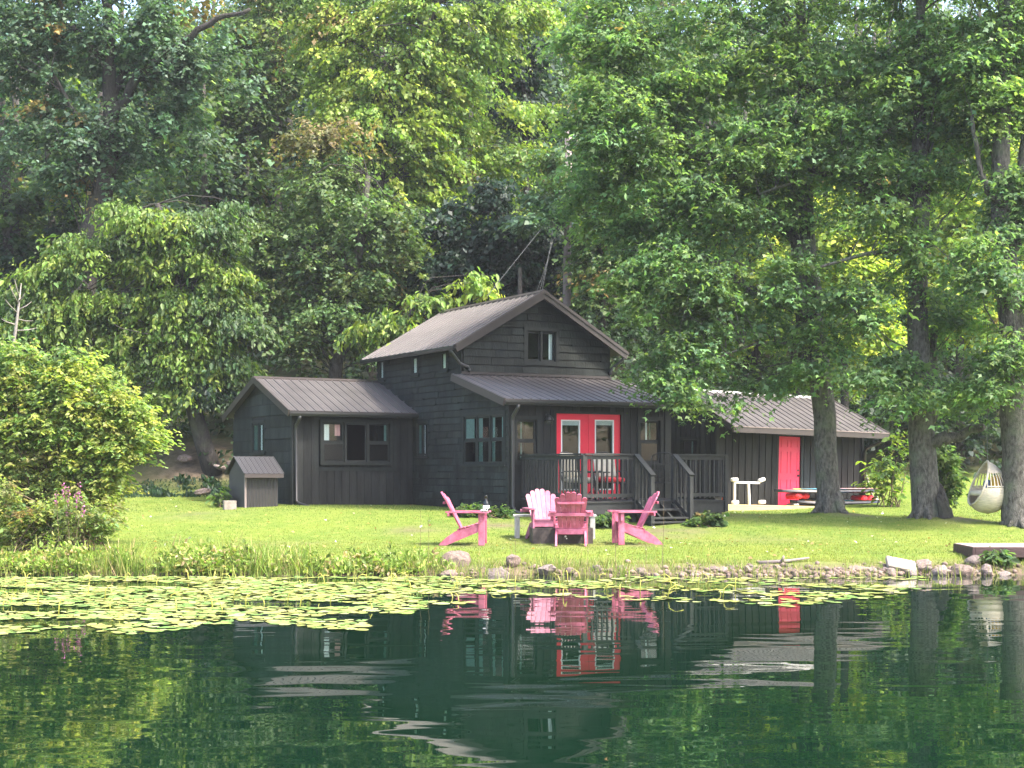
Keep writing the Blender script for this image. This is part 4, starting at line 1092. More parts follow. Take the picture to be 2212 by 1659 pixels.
# ================================================================== dock on the right
dd = 25.6; dx0 = PX(2084, dd); dz_t = H+(HY-1177)/F*dd
dock = empty('dock', (dx0, dd, 0), R(-2), 'dark timber dock deck reaching out over the rocks at the right edge', 'dock')
for i in range(8):
    c = MB(); c.bbox(0, 5.2, -.6+i*.155, -.6+i*.155+.148, dz_t-.04, dz_t, .005); c.build('board', M['docktop'], dock)
for y in (-.6, .56):
    c = MB(); c.bbox(.0, 2.9, y-.041, y-.001, dz_t-.18, dz_t-.003, .006); c.bbox(2.91, 5.2, y-.041, y-.001, dz_t-.18, dz_t-.003, .006); c.build('side_beam', M['dock'], dock)
c = MB(); c.bbox(-.042,-.001,-.64,.6,dz_t-.18,dz_t-.003,.006); c.build('end_beam', M['dock'], dock)
for x in (1.35, 3.2):
    for y in (-.5,.5):
        c = MB(); c.bbox(x-.06,x+.06,y-.06,y+.06,-1.1,dz_t-.042,.008); c.build('post', M['dock'], dock)

# ================================================================== utility pole and wires
dp = 43.5; pxp = PX(1222, dp); ztop = H+(HY-283)/F*dp
up_ = empty('utility_pole', (pxp, dp, ground(pxp, dp)), 0, 'weathered wooden utility pole behind the cabin roof', 'utility pole')
gz_ = ground(pxp, dp)
c = MB(); c.tube([(-.02,0,-.3),(.03,0,(ztop-gz_)*.5),(.08,0,ztop-gz_)], [.15,.125,.10], 12); c.build('post', M['pole'], up_, smooth=True)
c = MB(); c.bbox(-.06,.28,-.14,-.04,ztop-gz_-.33,ztop-gz_-.25,.01,lambda x,y,z:(x+.06,y,z)); c.build('bracket', M['pole'], up_)
for x in (.2,):
    c = MB(); c.lathe([(.03,0),(.05,.03),(.06,.09),(.03,.14)], 10, (x+.06,-.09,ztop-gz_-.25)); c.build('insulator', M['white'], up_, smooth=True)
def wire(a, b_, sag, label, r=.010, grp=None):
    a = Vector(a); b_ = Vector(b_); n = 14
    pts = [a.lerp(b_, i/n)-Vector((0,0,sag*4*(i/n)*(1-i/n))) for i in range(n+1)]
    c = MB(); c.tube(pts, r*.38, 4); o = c.build('overhead_wire', M['wire']); tag(o, label, 'wire', grp); return o
ptop_ = Vector((pxp+.06, dp-.1, ztop-.1))
hk = HF.world(apA-.3, bk-.3, apZ-.15)
wire(Vector((pxp, dp-.13, H+(HY-430)/F*dp)), P(1052, 640, 39.5), .0, 'taut grey wire slanting from the pole down to the back of the cabin roof', .016)
for i, (x0, x1) in enumerate(((1208,1160),(1203,1166),(1198,1171))):
    wire(P(x0, 470, dp-.3), P(x1, 628, 39.3), .1, ['leftmost of the three thin service wires dropping behind the ridge','middle one of the three thin service wires dropping behind the ridge','rightmost of the three thin service wires dropping behind the ridge'][i], .008, 'thin service wires')
wire(ptop_+Vector((-.5,0,-.1)), ptop_+Vector((-26,12,.9)), .5, 'upper grey line running left from the pole head through the trees', .014)
wire(ptop_+Vector((-.1,0,-1.2)), ptop_+Vector((-26,12,-.4)), .5, 'lower grey line running left from the pole through the trees', .014)

# ================================================================== shore rocks
def rock_mesh(seed, flat=.6, rough=.28, sub=3):
    import bmesh
    rr = random.Random(seed); bm = bmesh.new(); bmesh.ops.create_icosphere(bm, subdivisions=sub, radius=1)
    # cut by random planes for facets
    pl = [(Vector((rr.gauss(0,1),rr.gauss(0,1),rr.gauss(0,1))).normalized(), rr.uniform(.55,.9)) for _ in range(9)]
    from mathutils import noise as nz
    for v in bm.verts:
        p = v.co.copy()
        for n_, d_ in pl:
            e = p.dot(n_)-d_
            if e > 0: p -= n_*e*.85
        p *= 1+rough*.5*(nz.noise(p*1.7+Vector((seed,0,0))))
        p += Vector((nz.noise(p*5+Vector((0,seed,0))),nz.noise(p*5+Vector((9,seed,0))),nz.noise(p*5+Vector((0,seed,7)))))*.05
        p.z *= flat; v.co = p
    me = bpy.data.meshes.new('rock'); bm.to_mesh(me); bm.free()
    t = rr.uniform(.75,1.35); w_ = rr.uniform(-.08,.10)
    ca = me.color_attributes.new('tone','FLOAT_COLOR','POINT'); n = len(me.vertices)
    arr = np.ones((n,4),np.float32); arr[:,0]=t*(1+w_); arr[:,1]=t; arr[:,2]=t*(1-w_); ca.data.foreach_set('color',arr.ravel())
    me.materials.append(M['rock']); return me
rocks = [rock_mesh(i*13+1) for i in range(9)]
def rock(px, d, sx, sy, sz, z=None, k=None, label=None, group=None, rz=None, name='rock'):
    o = bpy.data.objects.new(name, rocks[k if k is not None else rnd.randrange(9)]); col.objects.link(o)
    x = PX(px, d); o.location = (x, d, (ground(x, d) if z is None else z)); o.scale = (sx*.86, sy*.86, sz*.86)
    o.rotation_euler = (rnd.uniform(-.25,.25), rnd.uniform(-.25,.25), rnd.uniform(0,6.28) if rz is None else rz)
    tag(o, label, 'rock', group); return o
bould = rock(988, 24.75, .36, .30, .50, z=.17, k=2, label='big round pale boulder at the water edge below the left chair', rz=.3, name='boulder')
fr_rock = rock(965, 24.2, .26, .2, .14, z=.02, label='flat pinkish rock at the waterline left of the big boulder')
rock(1108, 24.7, .15, .14, .22, z=.22, label='rounded tan rock standing in grass right of the big boulder')
rock(1072, 24.35, .26, .2, .2, z=.03, label='brown rock at the waterline just right of the boulder')
rock(1180, 24.4, .2, .18, .2, z=.08, label='tan rock in the reeds below the pink chairs')
for px in (1240, 1292, 1340, 1378, 1420, 1462):
    rock(px+rnd.uniform(-9,9), 24.45+rnd.uniform(-.1,.2), rnd.uniform(.09,.17), .13, rnd.uniform(.12,.2), z=rnd.uniform(.02,.10), label='small tan rock half hidden in the reeds below the deck', group='small rocks among the reeds')
# big ones on the right
rock(1850, 24.5, .38, .28, .26, z=.02, label='broad low orange brown rock left of the tilted slab', rz=.1)
c = MB(); c.bbox(-.25,.25,-.13,.13,-.04,.04,.012); sl_o = c.build('stone_slab', M['concrete']); sl_o.location = (PX(1945,24.55), 24.5, .16); sl_o.rotation_euler = (R(38), R(11), R(4)); tag(sl_o, 'pale rectangular stone slab tilted on the shore rocks', 'slab')
rock(1993, 24.6, .27, .2, .22, z=.13, label='grey pointed rock leaning just right of the tilted slab', rz=.5)
rock(1925, 24.35, .12, .12, .18, z=.03, label='dark wet rock under the left end of the slab'); rock(1968, 24.3, .16, .12, .16, z=.03, label='pale wet rock under the right end of the slab')
rock(2030, 24.4, .18, .18, .22, z=.06, label='reddish rock between the grey pointed rock and the pink one'); rock(2078, 24.4, .26, .2, .26, z=.06, label='large pinkish rock below the dock corner')
rock(2100, 24.75, .17, .15, .26, z=.2, label='tan upright rock behind the large pinkish rock'); rock(2130, 24.4, .2, .16, .22, z=.07, label='brown rock at the foot of the pale leafy weed under the dock')
rock(2168, 24.3, .19, .15, .1, z=.02, label='flat yellow tipped rock at the dock shadow')
for px in list(range(1480, 1830, 11))+list(range(1880, 1920, 16))+[2010, 2050, 2108, 2150]:
    s_ = rnd.uniform(.06,.145)
    rock(px+rnd.uniform(-6,6), 24.42+rnd.uniform(-.12,.22), s_*1.25, s_, s_*rnd.uniform(.9,1.4), z=rnd.uniform(.02,.10), label='fist to head sized reddish rock in the shore line left of the dock', group='small shore rocks')
dw_ = MB(); dw_.tube([P(1640,1216,24.7),P(1700,1212,24.75),P(1748,1205,24.8)], [.035,.03,.015], 7); dw_.tube([P(1618,1222,24.5),P(1672,1232,24.5),P(1725,1234,24.45)],[.02,.03,.02],7); dw_.tube([P(1690,1212,24.7),P(1693,1200,24.7)],[.03,.015],6)
o = dw_.build('driftwood', M['pole'], None, smooth=True); tag(o, 'grey driftwood log lying on the shore rocks', 'driftwood')
# stones at the foot of the earth bank, left of the bin shed
for (px, py, d, s_, lab) in ((438,1062,38.6,.2,'small pale stone on the lawn edge left of the bin shed'),(452,935,43.2,.22,'pale stone on the earth bank behind the leaning trunk'),(505,985,42.8,.26,'grey stone on the earth bank right of the leaning trunk'),(400,990,43.0,.25,'long flat white stone on the bank left of the leaning trunk'),(475,1000,42.5,.2,'pale stone low on the bank right of the leaning trunk')):
    p = P(px, py, d); o = rock(px, d, s_*1.3, s_, s_*.9, label=lab); o.location.z = max(ground(p.x, d)+.02, min(p.z, ground(p.x,d)+.3))

# gravel and broken stone packed between the rocks
gm = []
for i in range(480):
    px = rnd.uniform(1470, 2200) if rnd.random() < .8 else rnd.uniform(940, 1480)
    d = 24.22+shore(PX(px,24.4))+abs(rnd.gauss(0,.22)); x = PX(px, d); s_ = rnd.uniform(.018,.06)
    me = rocks[rnd.randrange(9)]; mt = Matrix.Translation((x,d,ground(x,d)+s_*.2)) @ Matrix.Rotation(rnd.uniform(0,6.28),4,'Z') @ Matrix.Diagonal((s_*1.3,s_,s_*.9,1))
    gm.append((me, mt))
cov, cof, cot, base_ = [], [], [], 0
import bmesh as _bm
small = []
for me in rocks:
    b_ = _bm.new(); _bm.ops.create_icosphere(b_, subdivisions=1, radius=1); rr_ = random.Random(len(small))
    vv = np.array([v.co*rr_.uniform(.75,1.1) for v in b_.verts]); ff = np.array([[v.index for v in f.verts] for f in b_.faces]); b_.free(); small.append((vv, ff))
for me, mt in gm:
    vv, ff = small[rocks.index(me)]; m4 = np.array(mt); cov.append(vv@m4[:3,:3].T+m4[:3,3]); cof.append(ff+base_); base_ += len(vv)
    t = rnd.uniform(.5,1.4); cot.append(np.tile([t*1.08,t,t*.95],(len(vv),1)))
cof = np.concatenate(cof); o = mesh_np('gravel', np.concatenate(cov), cof, np.full(len(cof),3), M['rock'], np.concatenate(cot)); o['kind'] = 'stuff'
# ================================================================== ground and water
def smooth(a, b_, x): 
    t = min(1, max(0, (x-a)/(b_-a))); return t*t*(3-2*t)
gx = np.concatenate([np.linspace(-110,-32,9), np.arange(-30, 30.01, .3), np.linspace(32,110,9)])
gy = np.concatenate([np.linspace(-110, 18, 8), np.arange(20, 23, .5), np.arange(23, 26, .1), np.arange(26, 44, .3), np.arange(44, 70, .8), np.linspace(71, 110, 14)])
WEAR = [(PX(1212,28.1),28.1,1.1,.7,.5),(PX(1440,30.6),30.4,.8,.45,.9),(PX(1003,27.6),27.5,.5,.3,.6),(PX(1374,27.8),27.6,.5,.3,.6),(PX(900,30.5),30.3,.6,.3,.7),(PX(1075,31.3),31.2,.7,.3,.9),(PX(420,33),33,.9,.4,.4),(PX(1640,29),29,1.3,.35,.35),(PX(620,28),28,1.2,.35,.35),(PX(1560,33.5),33.4,.9,.4,.5)]
def wear(x, y):
    from mathutils import noise as nz
    w = 0
    for cx_, cy_, rx_, ry_, s_ in WEAR: w = max(w, s_*math.exp(-((x-cx_)/rx_)**2-((y-cy_)/(ry_*2.2))**2))
    return w*max(0, min(1.3, 1.0+1.5*nz.noise(Vector((x*1.9, y*2.3, 3)))))
co = np.zeros((len(gx)*len(gy), 3), np.float32); tone = np.zeros((len(gx)*len(gy), 3), np.float32)
for j, y in enumerate(gy):
    for i, x in enumerate(gx):
        k = j*len(gx)+i; z = ground(float(x), float(y)); co[k] = (x, y, z)
        dirt = smooth(.26, .06, z) if y < 26 else 0
        if 25 < y < 41: dirt = max(dirt, .75*wear(x, y))
        for bx, by, bh, bw_ in MOUNDS: dirt = max(dirt, .8*math.exp(-((x-bx-.35)**2+(y-by+.25)**2*2)/(bw_*.62)**2))
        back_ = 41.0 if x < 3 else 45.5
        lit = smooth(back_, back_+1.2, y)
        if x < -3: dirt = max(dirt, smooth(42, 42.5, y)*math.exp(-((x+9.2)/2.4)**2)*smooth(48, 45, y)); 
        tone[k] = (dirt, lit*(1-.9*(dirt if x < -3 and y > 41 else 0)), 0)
nx = len(gx); ii, jj = np.meshgrid(np.arange(nx-1), np.arange(len(gy)-1))
q = np.stack([jj*nx+ii, jj*nx+ii+1, (jj+1)*nx+ii+1, (jj+1)*nx+ii], -1).reshape(-1, 4)
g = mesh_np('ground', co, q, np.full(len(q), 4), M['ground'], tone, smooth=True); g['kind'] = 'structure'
wm = MB(); wm.add([(-110,-110,0),(110,-110,0),(110,26,0),(-110,26,0)], [(0,1,2,3)])
wt_ = wm.build('water', M['water']); wt_['kind'] = 'structure'

# ================================================================== leaf machinery
def norm(a): return a/np.maximum(np.linalg.norm(a, axis=1, keepdims=True), 1e-6)
SHAPES = {'maple': [(0,0,0),(-.52,.42,-.10),(-.17,.55,.05),(0,1,-.16),(.17,.55,.05),(.52,.42,-.10)],
          'oval': [(0,0,0),(-.25,.33,.07),(-.20,.72,.04),(0,1,-.14),(.20,.72,.04),(.25,.33,.07)],
          'kite': [(0,0,0),(-.36,.45,.10),(0,1,-.12),(.36,.45,.10)]}
def leaf_mesh(name, pos, dr, nr, size, colr, shape, mat, parent=None):
    sh = SHAPES[shape]; N = len(pos); k = len(sh)
    dr = norm(dr); nr = nr-dr*(nr*dr).sum(1, keepdims=True); nr = norm(nr); sd = np.cross(dr, nr)
    V = np.zeros((N, k, 3), np.float32)
    for i, (s_, t_, h_) in enumerate(sh):
        V[:, i] = pos+(sd*s_+dr*t_+nr*h_)*size[:, None]
    base = (np.arange(N)*k)[:, None]
    if k == 6: f = np.concatenate([base+np.array([[0,3,2,1]]), base+np.array([[0,5,4,3]])], 1).reshape(-1, 4)
    else: f = base+np.array([[0,3,2,1]])
    tone = np.repeat(colr, k, axis=0)
    return mesh_np(name, V.reshape(-1,3), f, np.full(len(f), 4), mat, tone, parent)

def clump_leaves(C, O, Rd, colr, rng, twigs=10, per=10, size=.13, flat=.35, droop=.35, jit=.06, spread=2.0, tilt=.45, hang=.35, var=.22):
    """C centres, O outward directions: flat sprays of leafy twigs"""
    K = len(C); T = twigs
    O = norm(O); az = np.arctan2(O[:,1], O[:,0])
    a = az[:,None]+rng.uniform(-1,1,(K,T))*spread
    el = rng.normal(.10, .55, (K,T))*flat*1.6
    d = np.stack([np.cos(a)*np.cos(el), np.sin(a)*np.cos(el), np.sin(el)], -1)
    L = Rd[:,None]*rng.uniform(.6,1.35,(K,T))
    st = C[:,None,:]-np.stack([np.cos(az),np.sin(az),0*az],-1)[:,None,:]*(Rd*.45)[:,None,None]
    st = np.repeat(st, T, 1)+rng.normal(0,.16,(K,T,3))*Rd[:,None,None]*np.array([1,1,flat+.25])
    s = rng.uniform(.08,1.02,(K,T,per))
    p = st[:,:,None,:]+d[:,:,None,:]*(L[:,:,None]*s)[...,None]
    p[...,2] -= droop*(L[:,:,None]*s*s)
    p += rng.normal(0, jit, p.shape)
    ang = a[:,:,None]+np.where(rng.random((K,T,per))<.5,1,-1)*rng.uniform(.3,1.2,(K,T,per))
    pit = -rng.uniform(.0,1.0,(K,T,per))*hang*1.6-droop*.5
    ld = np.stack([np.cos(ang)*np.cos(pit), np.sin(ang)*np.cos(pit), np.sin(pit)], -1)
    nn = np.zeros_like(ld); nn[...,2] = 1; nn += rng.normal(0,tilt,nn.shape)
    N = K*T*per
    cc = np.repeat(colr, T*per, 0)*np.exp(rng.normal(0,var,(N,1)))
    cc = cc*np.exp(rng.normal(0,.09,(N,3))*np.array([1,.4,1]))
    sz = size*np.clip(np.exp(rng.normal(-.06,.34,N)),.4,1.9)
    return p.reshape(-1,3), ld.reshape(-1,3), nn.reshape(-1,3), sz, np.clip(cc,0.002,.6).astype(np.float32)

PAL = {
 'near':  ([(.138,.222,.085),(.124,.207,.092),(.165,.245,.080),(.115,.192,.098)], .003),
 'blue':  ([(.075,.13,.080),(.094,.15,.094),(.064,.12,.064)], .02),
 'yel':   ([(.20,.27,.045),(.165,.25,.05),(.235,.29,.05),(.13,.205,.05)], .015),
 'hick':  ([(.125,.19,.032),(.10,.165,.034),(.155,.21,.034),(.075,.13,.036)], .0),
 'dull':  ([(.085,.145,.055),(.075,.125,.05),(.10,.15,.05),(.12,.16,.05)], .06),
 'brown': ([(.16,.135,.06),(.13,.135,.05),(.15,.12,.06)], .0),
 'gap_shade': ([(.016,.036,.022),(.020,.044,.025),(.013,.030,.02)], 0),  # deep canopy shade put into near-black leaf colours
 'dark':  ([(.030,.06,.028),(.04,.075,.03),(.03,.055,.035)], .0),  # forest shade put into these dark leaf colours
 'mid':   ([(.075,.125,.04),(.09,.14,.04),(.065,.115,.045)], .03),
 'lit':   ([(.29,.36,.05),(.24,.33,.05),(.34,.38,.055),(.18,.26,.045)], .01),  # sunlight behind the maples put into brighter leaf colours
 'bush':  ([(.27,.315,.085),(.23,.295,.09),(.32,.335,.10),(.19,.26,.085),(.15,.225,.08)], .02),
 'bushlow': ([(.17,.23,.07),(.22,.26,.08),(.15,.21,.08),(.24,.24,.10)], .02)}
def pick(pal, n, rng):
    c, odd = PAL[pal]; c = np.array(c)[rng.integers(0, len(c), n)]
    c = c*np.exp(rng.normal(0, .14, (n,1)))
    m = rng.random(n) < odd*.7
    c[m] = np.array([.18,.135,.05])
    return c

def tree(name, label, d, trunk, crown, seed, size=.16, shape='kite', twigs=10, per=9, bark_='bark_dark', mat='leaf_far',
         flat=.35, droop=.35, hang=.35, branch=.6, limbs=(), group=None, rc=.75, cat='tree', zdepth=.75, base=None, spread=2.0, var=.22):
    rng = np.random.default_rng(seed)
    tp = [(P(px,py,d), r/F*d) for px,py,r in trunk]
    b0 = tp[0][0]; gz = ground(b0.x, b0.y)
    root = empty(name, (b0.x, b0.y, gz), 0, label, cat, group)
    O0 = Vector((b0.x, b0.y, gz)); O0n = np.array(O0)
    # trunk goes into the ground
    path = [(Vector((tp[0][0].x, tp[0][0].y, gz-.25))-O0, tp[0][1]*1.25)]
    if tp[0][0].z > gz+.3: path.append((Vector((tp[0][0].x, tp[0][0].y, gz+.2))-O0, tp[0][1]*1.08))
    for p, r in tp: path.append((p-O0, r))
    # wobble with inserted points
    pts, rad = [], []
    for i in range(len(path)-1):
        (p, r), (q, s) = path[i], path[i+1]; n = max(1, int((q-p).length/.7))
        for k in range(n):
            f = k/n; w = r*.16 if 0 < k else 0
            pts.append(p.lerp(q, f)+Vector((rng.normal(0,w), rng.normal(0,w), 0))); rad.append(r+(s-r)*f)
    pts.append(path[-1][0]); rad.append(path[-1][1])
    tb = MB(); tb.tube(pts, rad, 12 if name == 'maple_tree' else 9)
    axis = [(p, r) for p, r in zip(pts, rad)]
    for lm in limbs:
        lp = [P(px,py,d+dd)-O0 for px,py,dd,r in lm]; lr = [r/F*d for *_,r in lm]
        pp, rr_ = [], []
        for i in range(len(lp)-1):
            for k in range(4):
                f = k/4; pp.append(lp[i].lerp(lp[i+1], f)+Vector((rng.normal(0,.3),rng.normal(0,.3),rng.normal(0,.3)))*lr[i]); rr_.append(lr[i]+(lr[i+1]-lr[i])*f)
        pp.append(lp[-1]); rr_.append(lr[-1]); tb.tube(pp, rr_, 7)
        axis += list(zip(pp, rr_))
    ax = np.array([p for p, r in axis])
    allp = []
    for e in crown:
        px, py, rx, ry, n, pal = e[:6]; dd = e[6] if len(e) > 6 else 0.
        c = np.array(P(px, py, d+dd))-O0n; ax_, az_ = rx/F*d, ry/F*d; ay_ = max(.5, min(ax_, az_*1.2)*zdepth if ax_ > 2*az_ else ax_*zdepth)
        u = rng.normal(0,1,(n,3)); u = norm(u)*(rng.random((n,1))**.45)
        C = c+u*np.array([ax_, ay_, az_])
        Rd = rc*rng.uniform(.6,1.3,n)
        # nearest lower axis point
        O = np.zeros_like(C)
        for i in range(n):
            dz_ = C[i]-ax; cost = np.linalg.norm(dz_[:, :2], axis=1)*.5+np.abs(dz_[:,2]-.8)
            j = int(np.argmin(cost)); O[i] = C[i]-ax[j]; j = int(np.clip(j+rng.integers(-2,3), 0, len(ax)-1)); j = j if ax[j][2] > 2.4 or name in ('sapling','young_tree') else int(np.argmin(np.abs(ax[:,2]-3.2))); O[i][2] *= .3
            if rng.random() < branch and np.linalg.norm(C[i]-ax[j]) < 3.6:
                a = Vector(ax[j]); b2 = Vector(C[i]); ln_ = (b2-a).length; mid = a.lerp(b2, .5)+Vector((rng.normal(0,.11)*ln_,rng.normal(0,.11)*ln_,rng.normal(.06,.08)*ln_))
                r0 = min(axis[j][1]*.5, .010+.006*(b2-a).length)
                end = b2+(b2-mid).normalized()*Rd[i]*.5-Vector((0,0,droop*.25))
                tb.tube([a, a.lerp(mid,.5)+Vector((0,0,.06*(b2-a).length)), mid, b2, end], [r0, r0*.8, r0*.62, r0*.4, r0*.15], 5, cap=False)
        allp.append(clump_leaves(C, O, Rd, pick(pal, n, rng), rng, twigs, per, size, flat, droop, spread=spread, hang=hang, var=var))
    tb.build('trunk', M[bark_], root, smooth=True)
    A = [np.concatenate(x) for x in zip(*allp)]
    leaf_mesh('crown', *A, shape, M[mat], root)
    return root
HAZE = .0004
# ---- the three maples on the lawn
tree('maple_tree', 'maple with straight grey trunk standing in front of the shed door side', 32.9,
  [(1793,1100,26),(1788,1040,24),(1782,900,24),(1770,800,24),(1757,700,20),(1748,560,17),(1742,400,15),(1735,200,12),(1730,-60,9)],
  [(1340,250,130,230,46,'near',-.5),(1560,160,210,180,66,'near'),(1500,430,230,150,60,'near'),(1460,590,130,80,24,'near',-.8),(1610,690,170,90,26,'near'),(1390,650,40,40,5,'near',-.8),
   (1450,835,45,40,8,'near',-1.2),(1490,750,70,60,13,'near',-.9),(1530,870,50,18,3,'near',-1.),(1640,815,80,40,6,'near',-.3),(1760,760,60,60,9,'near',-1.2),(1780,150,170,160,36,'near'),(1700,400,110,130,16,'near'),(1620,-120,420,130,60,'near'),(1300,60,120,90,22,'near'),(1270,400,90,110,16,'near',.6),(1745,600,80,80,9,'near',-1.4),(1400,520,110,70,13,'near'),(1345,590,50,50,5,'near',-.4)],
  21, size=.108, shape='maple', twigs=16, per=13, bark_='bark_near', mat='leaf', rc=.78, flat=.22, droop=.34, branch=.55,
  limbs=[[(1770,800,0,20),(1740,770,.2,15),(1722,600,.4,12),(1718,430,.6,9),(1710,250,.7,6)],[(1757,690,0,8),(1640,640,.3,5),(1520,560,.4,4),(1420,500,.5,2)],[(1748,560,0,9),(1640,420,.3,6),(1500,300,.5,4),(1380,230,.6,2)],[(1760,740,0,5),(1640,740,-.8,3),(1500,790,-1.2,2),(1410,840,-1.3,1)]])
tree('maple_tree', 'maple with broken hollow trunk base between shed and hanging chair', 31.8,
  [(2004,1118,33),(1998,1050,30),(1991,950,28),(1988,850,26),(1982,700,22),(1984,560,19),(1988,420,22),(1985,300,14),(1988,120,11),(1990,-60,9)],
  [(1960,150,160,150,38,'near'),(1850,330,150,120,27,'near'),(2060,330,110,130,26,'near'),(1890,780,90,50,10,'near',-.8),(1960,850,70,30,6,'near',-1.),(2050,700,80,90,12,'near'),(2090,880,40,30,3,'near'),(1700,300,200,90,26,'near',.4),(1850,640,80,60,9,'near',-.6),(1980,-100,300,120,40,'near'),(2060,120,110,110,18,'near'),(1900,480,100,60,10,'near',-.5),(1990,560,60,60,6,'near',-1.2)],
  22, size=.108, shape='maple', twigs=16, per=13, bark_='bark_near', mat='leaf', rc=.78, flat=.22, droop=.34, branch=.55,
  limbs=[[(1984,510,0,12),(1940,470,.2,10),(1880,420,.4,8),(1810,385,.5,7),(1700,350,.6,5),(1580,285,.6,3),(1475,255,.6,2)],[(1990,440,0,8),(1880,400,.3,6),(1780,370,.3,4),(1640,420,.2,3)],
         [(1996,960,-.1,15),(2030,955,-.2,13),(2070,945,-.2,11),(2112,928,-.3,9),(2124,920,-.3,8)],[(2002,930,0,14),(2015,860,.2,13),(2010,800,.3,10),(2020,700,.4,7)],[(1984,550,0,8),(1930,540,-.4,6),(1860,550,-.6,4),(1760,580,-.6,3)]])
tree('maple_tree', 'thick maple trunk cut off by the right edge beside the hanging chair', 30.8,
  [(2202,1135,38),(2198,1050,34),(2194,900,33),(2185,700,26),(2172,560,24),(2160,400,20),(2168,200,16),(2180,-60,10)],
  [(2150,180,120,150,40,'near'),(2200,420,80,110,20,'near'),(2130,560,70,80,12,'near',-.7),(2170,760,60,90,10,'near',-.9),(2120,840,50,40,5,'near',-.6),(2260,100,140,240,30,'near'),(2300,600,120,200,20,'near'),(2200,-120,260,120,30,'near')],
  23, size=.108, shape='maple', twigs=16, per=13, bark_='bark_near', mat='leaf', rc=.78, flat=.22, droop=.34, branch=.55,
  limbs=[[(2176,600,0,12),(2200,460,.3,10),(2215,300,.3,8),(2225,150,.2,6)],[(2165,450,0,9),(2120,380,-.3,6),(2100,250,-.4,4)]])
# the broken, hollow foot of the middle maple
xm, ym = TR2; rt = bpy.data.objects['maple_tree.001']
hb = MB(); rg_ = random.Random(3)
for i in range(9):
    a = R(-60+i*14); x0 = .30*math.cos(a); y0 = .34*math.sin(a)-.05; h_ = rg_.uniform(.25,.62)*(1.1-abs(i-3)*.05)
    hb.tube([(x0+.10,y0-.06,-.05),(x0+.05+rg_.uniform(-.03,.05),y0-.03,h_*.5),(x0-.02,y0,h_),(x0-.05,y0+.02,h_+.12)], [.12,.09,.06,.015], 7)
hb.build('broken_root', M['bark_dark'], rt, smooth=False)
for (root_, n_) in (('maple_tree',7),('maple_tree.001',8),('maple_tree.002',8)):
    rr_ = bpy.data.objects[root_]; fl_ = MB(); rg_ = random.Random(n_)
    for i in range(n_):
        a = 2*math.pi*i/n_+rg_.uniform(-.3,.3); l = rg_.uniform(.30,.44)
        fl_.tube([(math.cos(a)*.15,math.sin(a)*.15,.42),(math.cos(a)*.23,math.sin(a)*.23,.17),(math.cos(a)*l*.85,math.sin(a)*l*.85,.02),(math.cos(a)*l*1.25,math.sin(a)*l*1.25,-.06)], [.10,.11,.08,.03], 7)
    fl_.build('root_flare', M['bark_near'], rr_, smooth=True)

# ---- trees behind the cabin
FG = 'trees behind the cabin'
tree('oak_tree', 'tall bluish green oak with thick dark leaning trunk at upper left', 45.5,
  [(160,1000,30),(178,640,27),(198,500,26),(218,430,24),(232,360,21),(240,250,17),(236,120,13),(225,-80,9)],
  [(70,130,130,130,34,'blue'),(300,90,160,110,36,'blue'),(130,300,170,100,34,'blue'),(420,150,130,120,28,'blue'),(330,280,150,80,20,'blue'),(220,-90,300,100,36,'blue'),(60,-20,120,90,18,'blue'),(190,360,110,50,9,'blue')],
  31, size=.142, twigs=15, per=14, rc=.95, flat=.4, branch=.35, group=FG, var=.25,
  limbs=[[(240,260,0,12),(300,160,-.5,10),(390,90,-.8,8),(470,40,-1,6),(540,20,-1.2,4)],[(236,150,0,9),(190,90,-.3,7),(155,55,-.4,4)],[(240,230,0,10),(300,90,.3,8),(350,10,.3,6)],[(232,330,0,7),(170,260,-.6,5),(110,150,-.8,3)]])
tree('hickory_tree', 'yellow green tree with drooping tiers of leaves above the leaning trunk left of the wing', 42.8,
  [(466,1040,22),(440,960,19),(418,880,17),(402,820,15),(392,700,12),(372,560,9),(340,440,6)],
  [(310,470,130,45,14,'hick'),(230,550,150,50,18,'hick'),(400,560,140,45,16,'hick'),(180,650,170,40,18,'hick'),(380,640,150,40,16,'hick'),(120,700,120,35,12,'hick'),(330,700,150,40,16,'hick'),(440,730,100,40,12,'hick'),(260,770,170,40,16,'hick'),(420,800,90,30,8,'hick'),(480,480,70,60,8,'mid'),(100,590,80,40,6,'hick'),(490,580,70,40,7,'hick'),(520,680,60,50,8,'mid'),(500,790,60,40,7,'mid'),(60,660,80,40,7,'mid'),(40,800,90,50,8,'dark'),(480,850,60,30,5,'dark'),(380,860,70,24,5,'hick')],
  32, size=.135, shape='oval', twigs=17, per=19, rc=.95, flat=.18, droop=.45, hang=.75, branch=.8, group=FG)
tree('ash_tree', 'grey green tree with rusty top and slanting bare trunk left of the main roof', 44.2,
  [(716,900,15),(724,810,15),(740,690,13),(764,590,12),(780,520,10),(795,380,6)],
  [(640,560,110,100,26,'dull'),(700,420,130,90,26,'dull'),(830,620,90,80,16,'dull'),(600,700,120,80,22,'dull'),(860,500,90,90,18,'dull'),(690,300,90,32,12,'brown'),(560,560,60,120,14,'dull'),(800,740,70,50,9,'mid'),(740,640,70,60,8,'dull',-1)],
  33, size=.125, twigs=15, per=15, rc=.8, flat=.5, branch=.6, group=FG, var=.28)
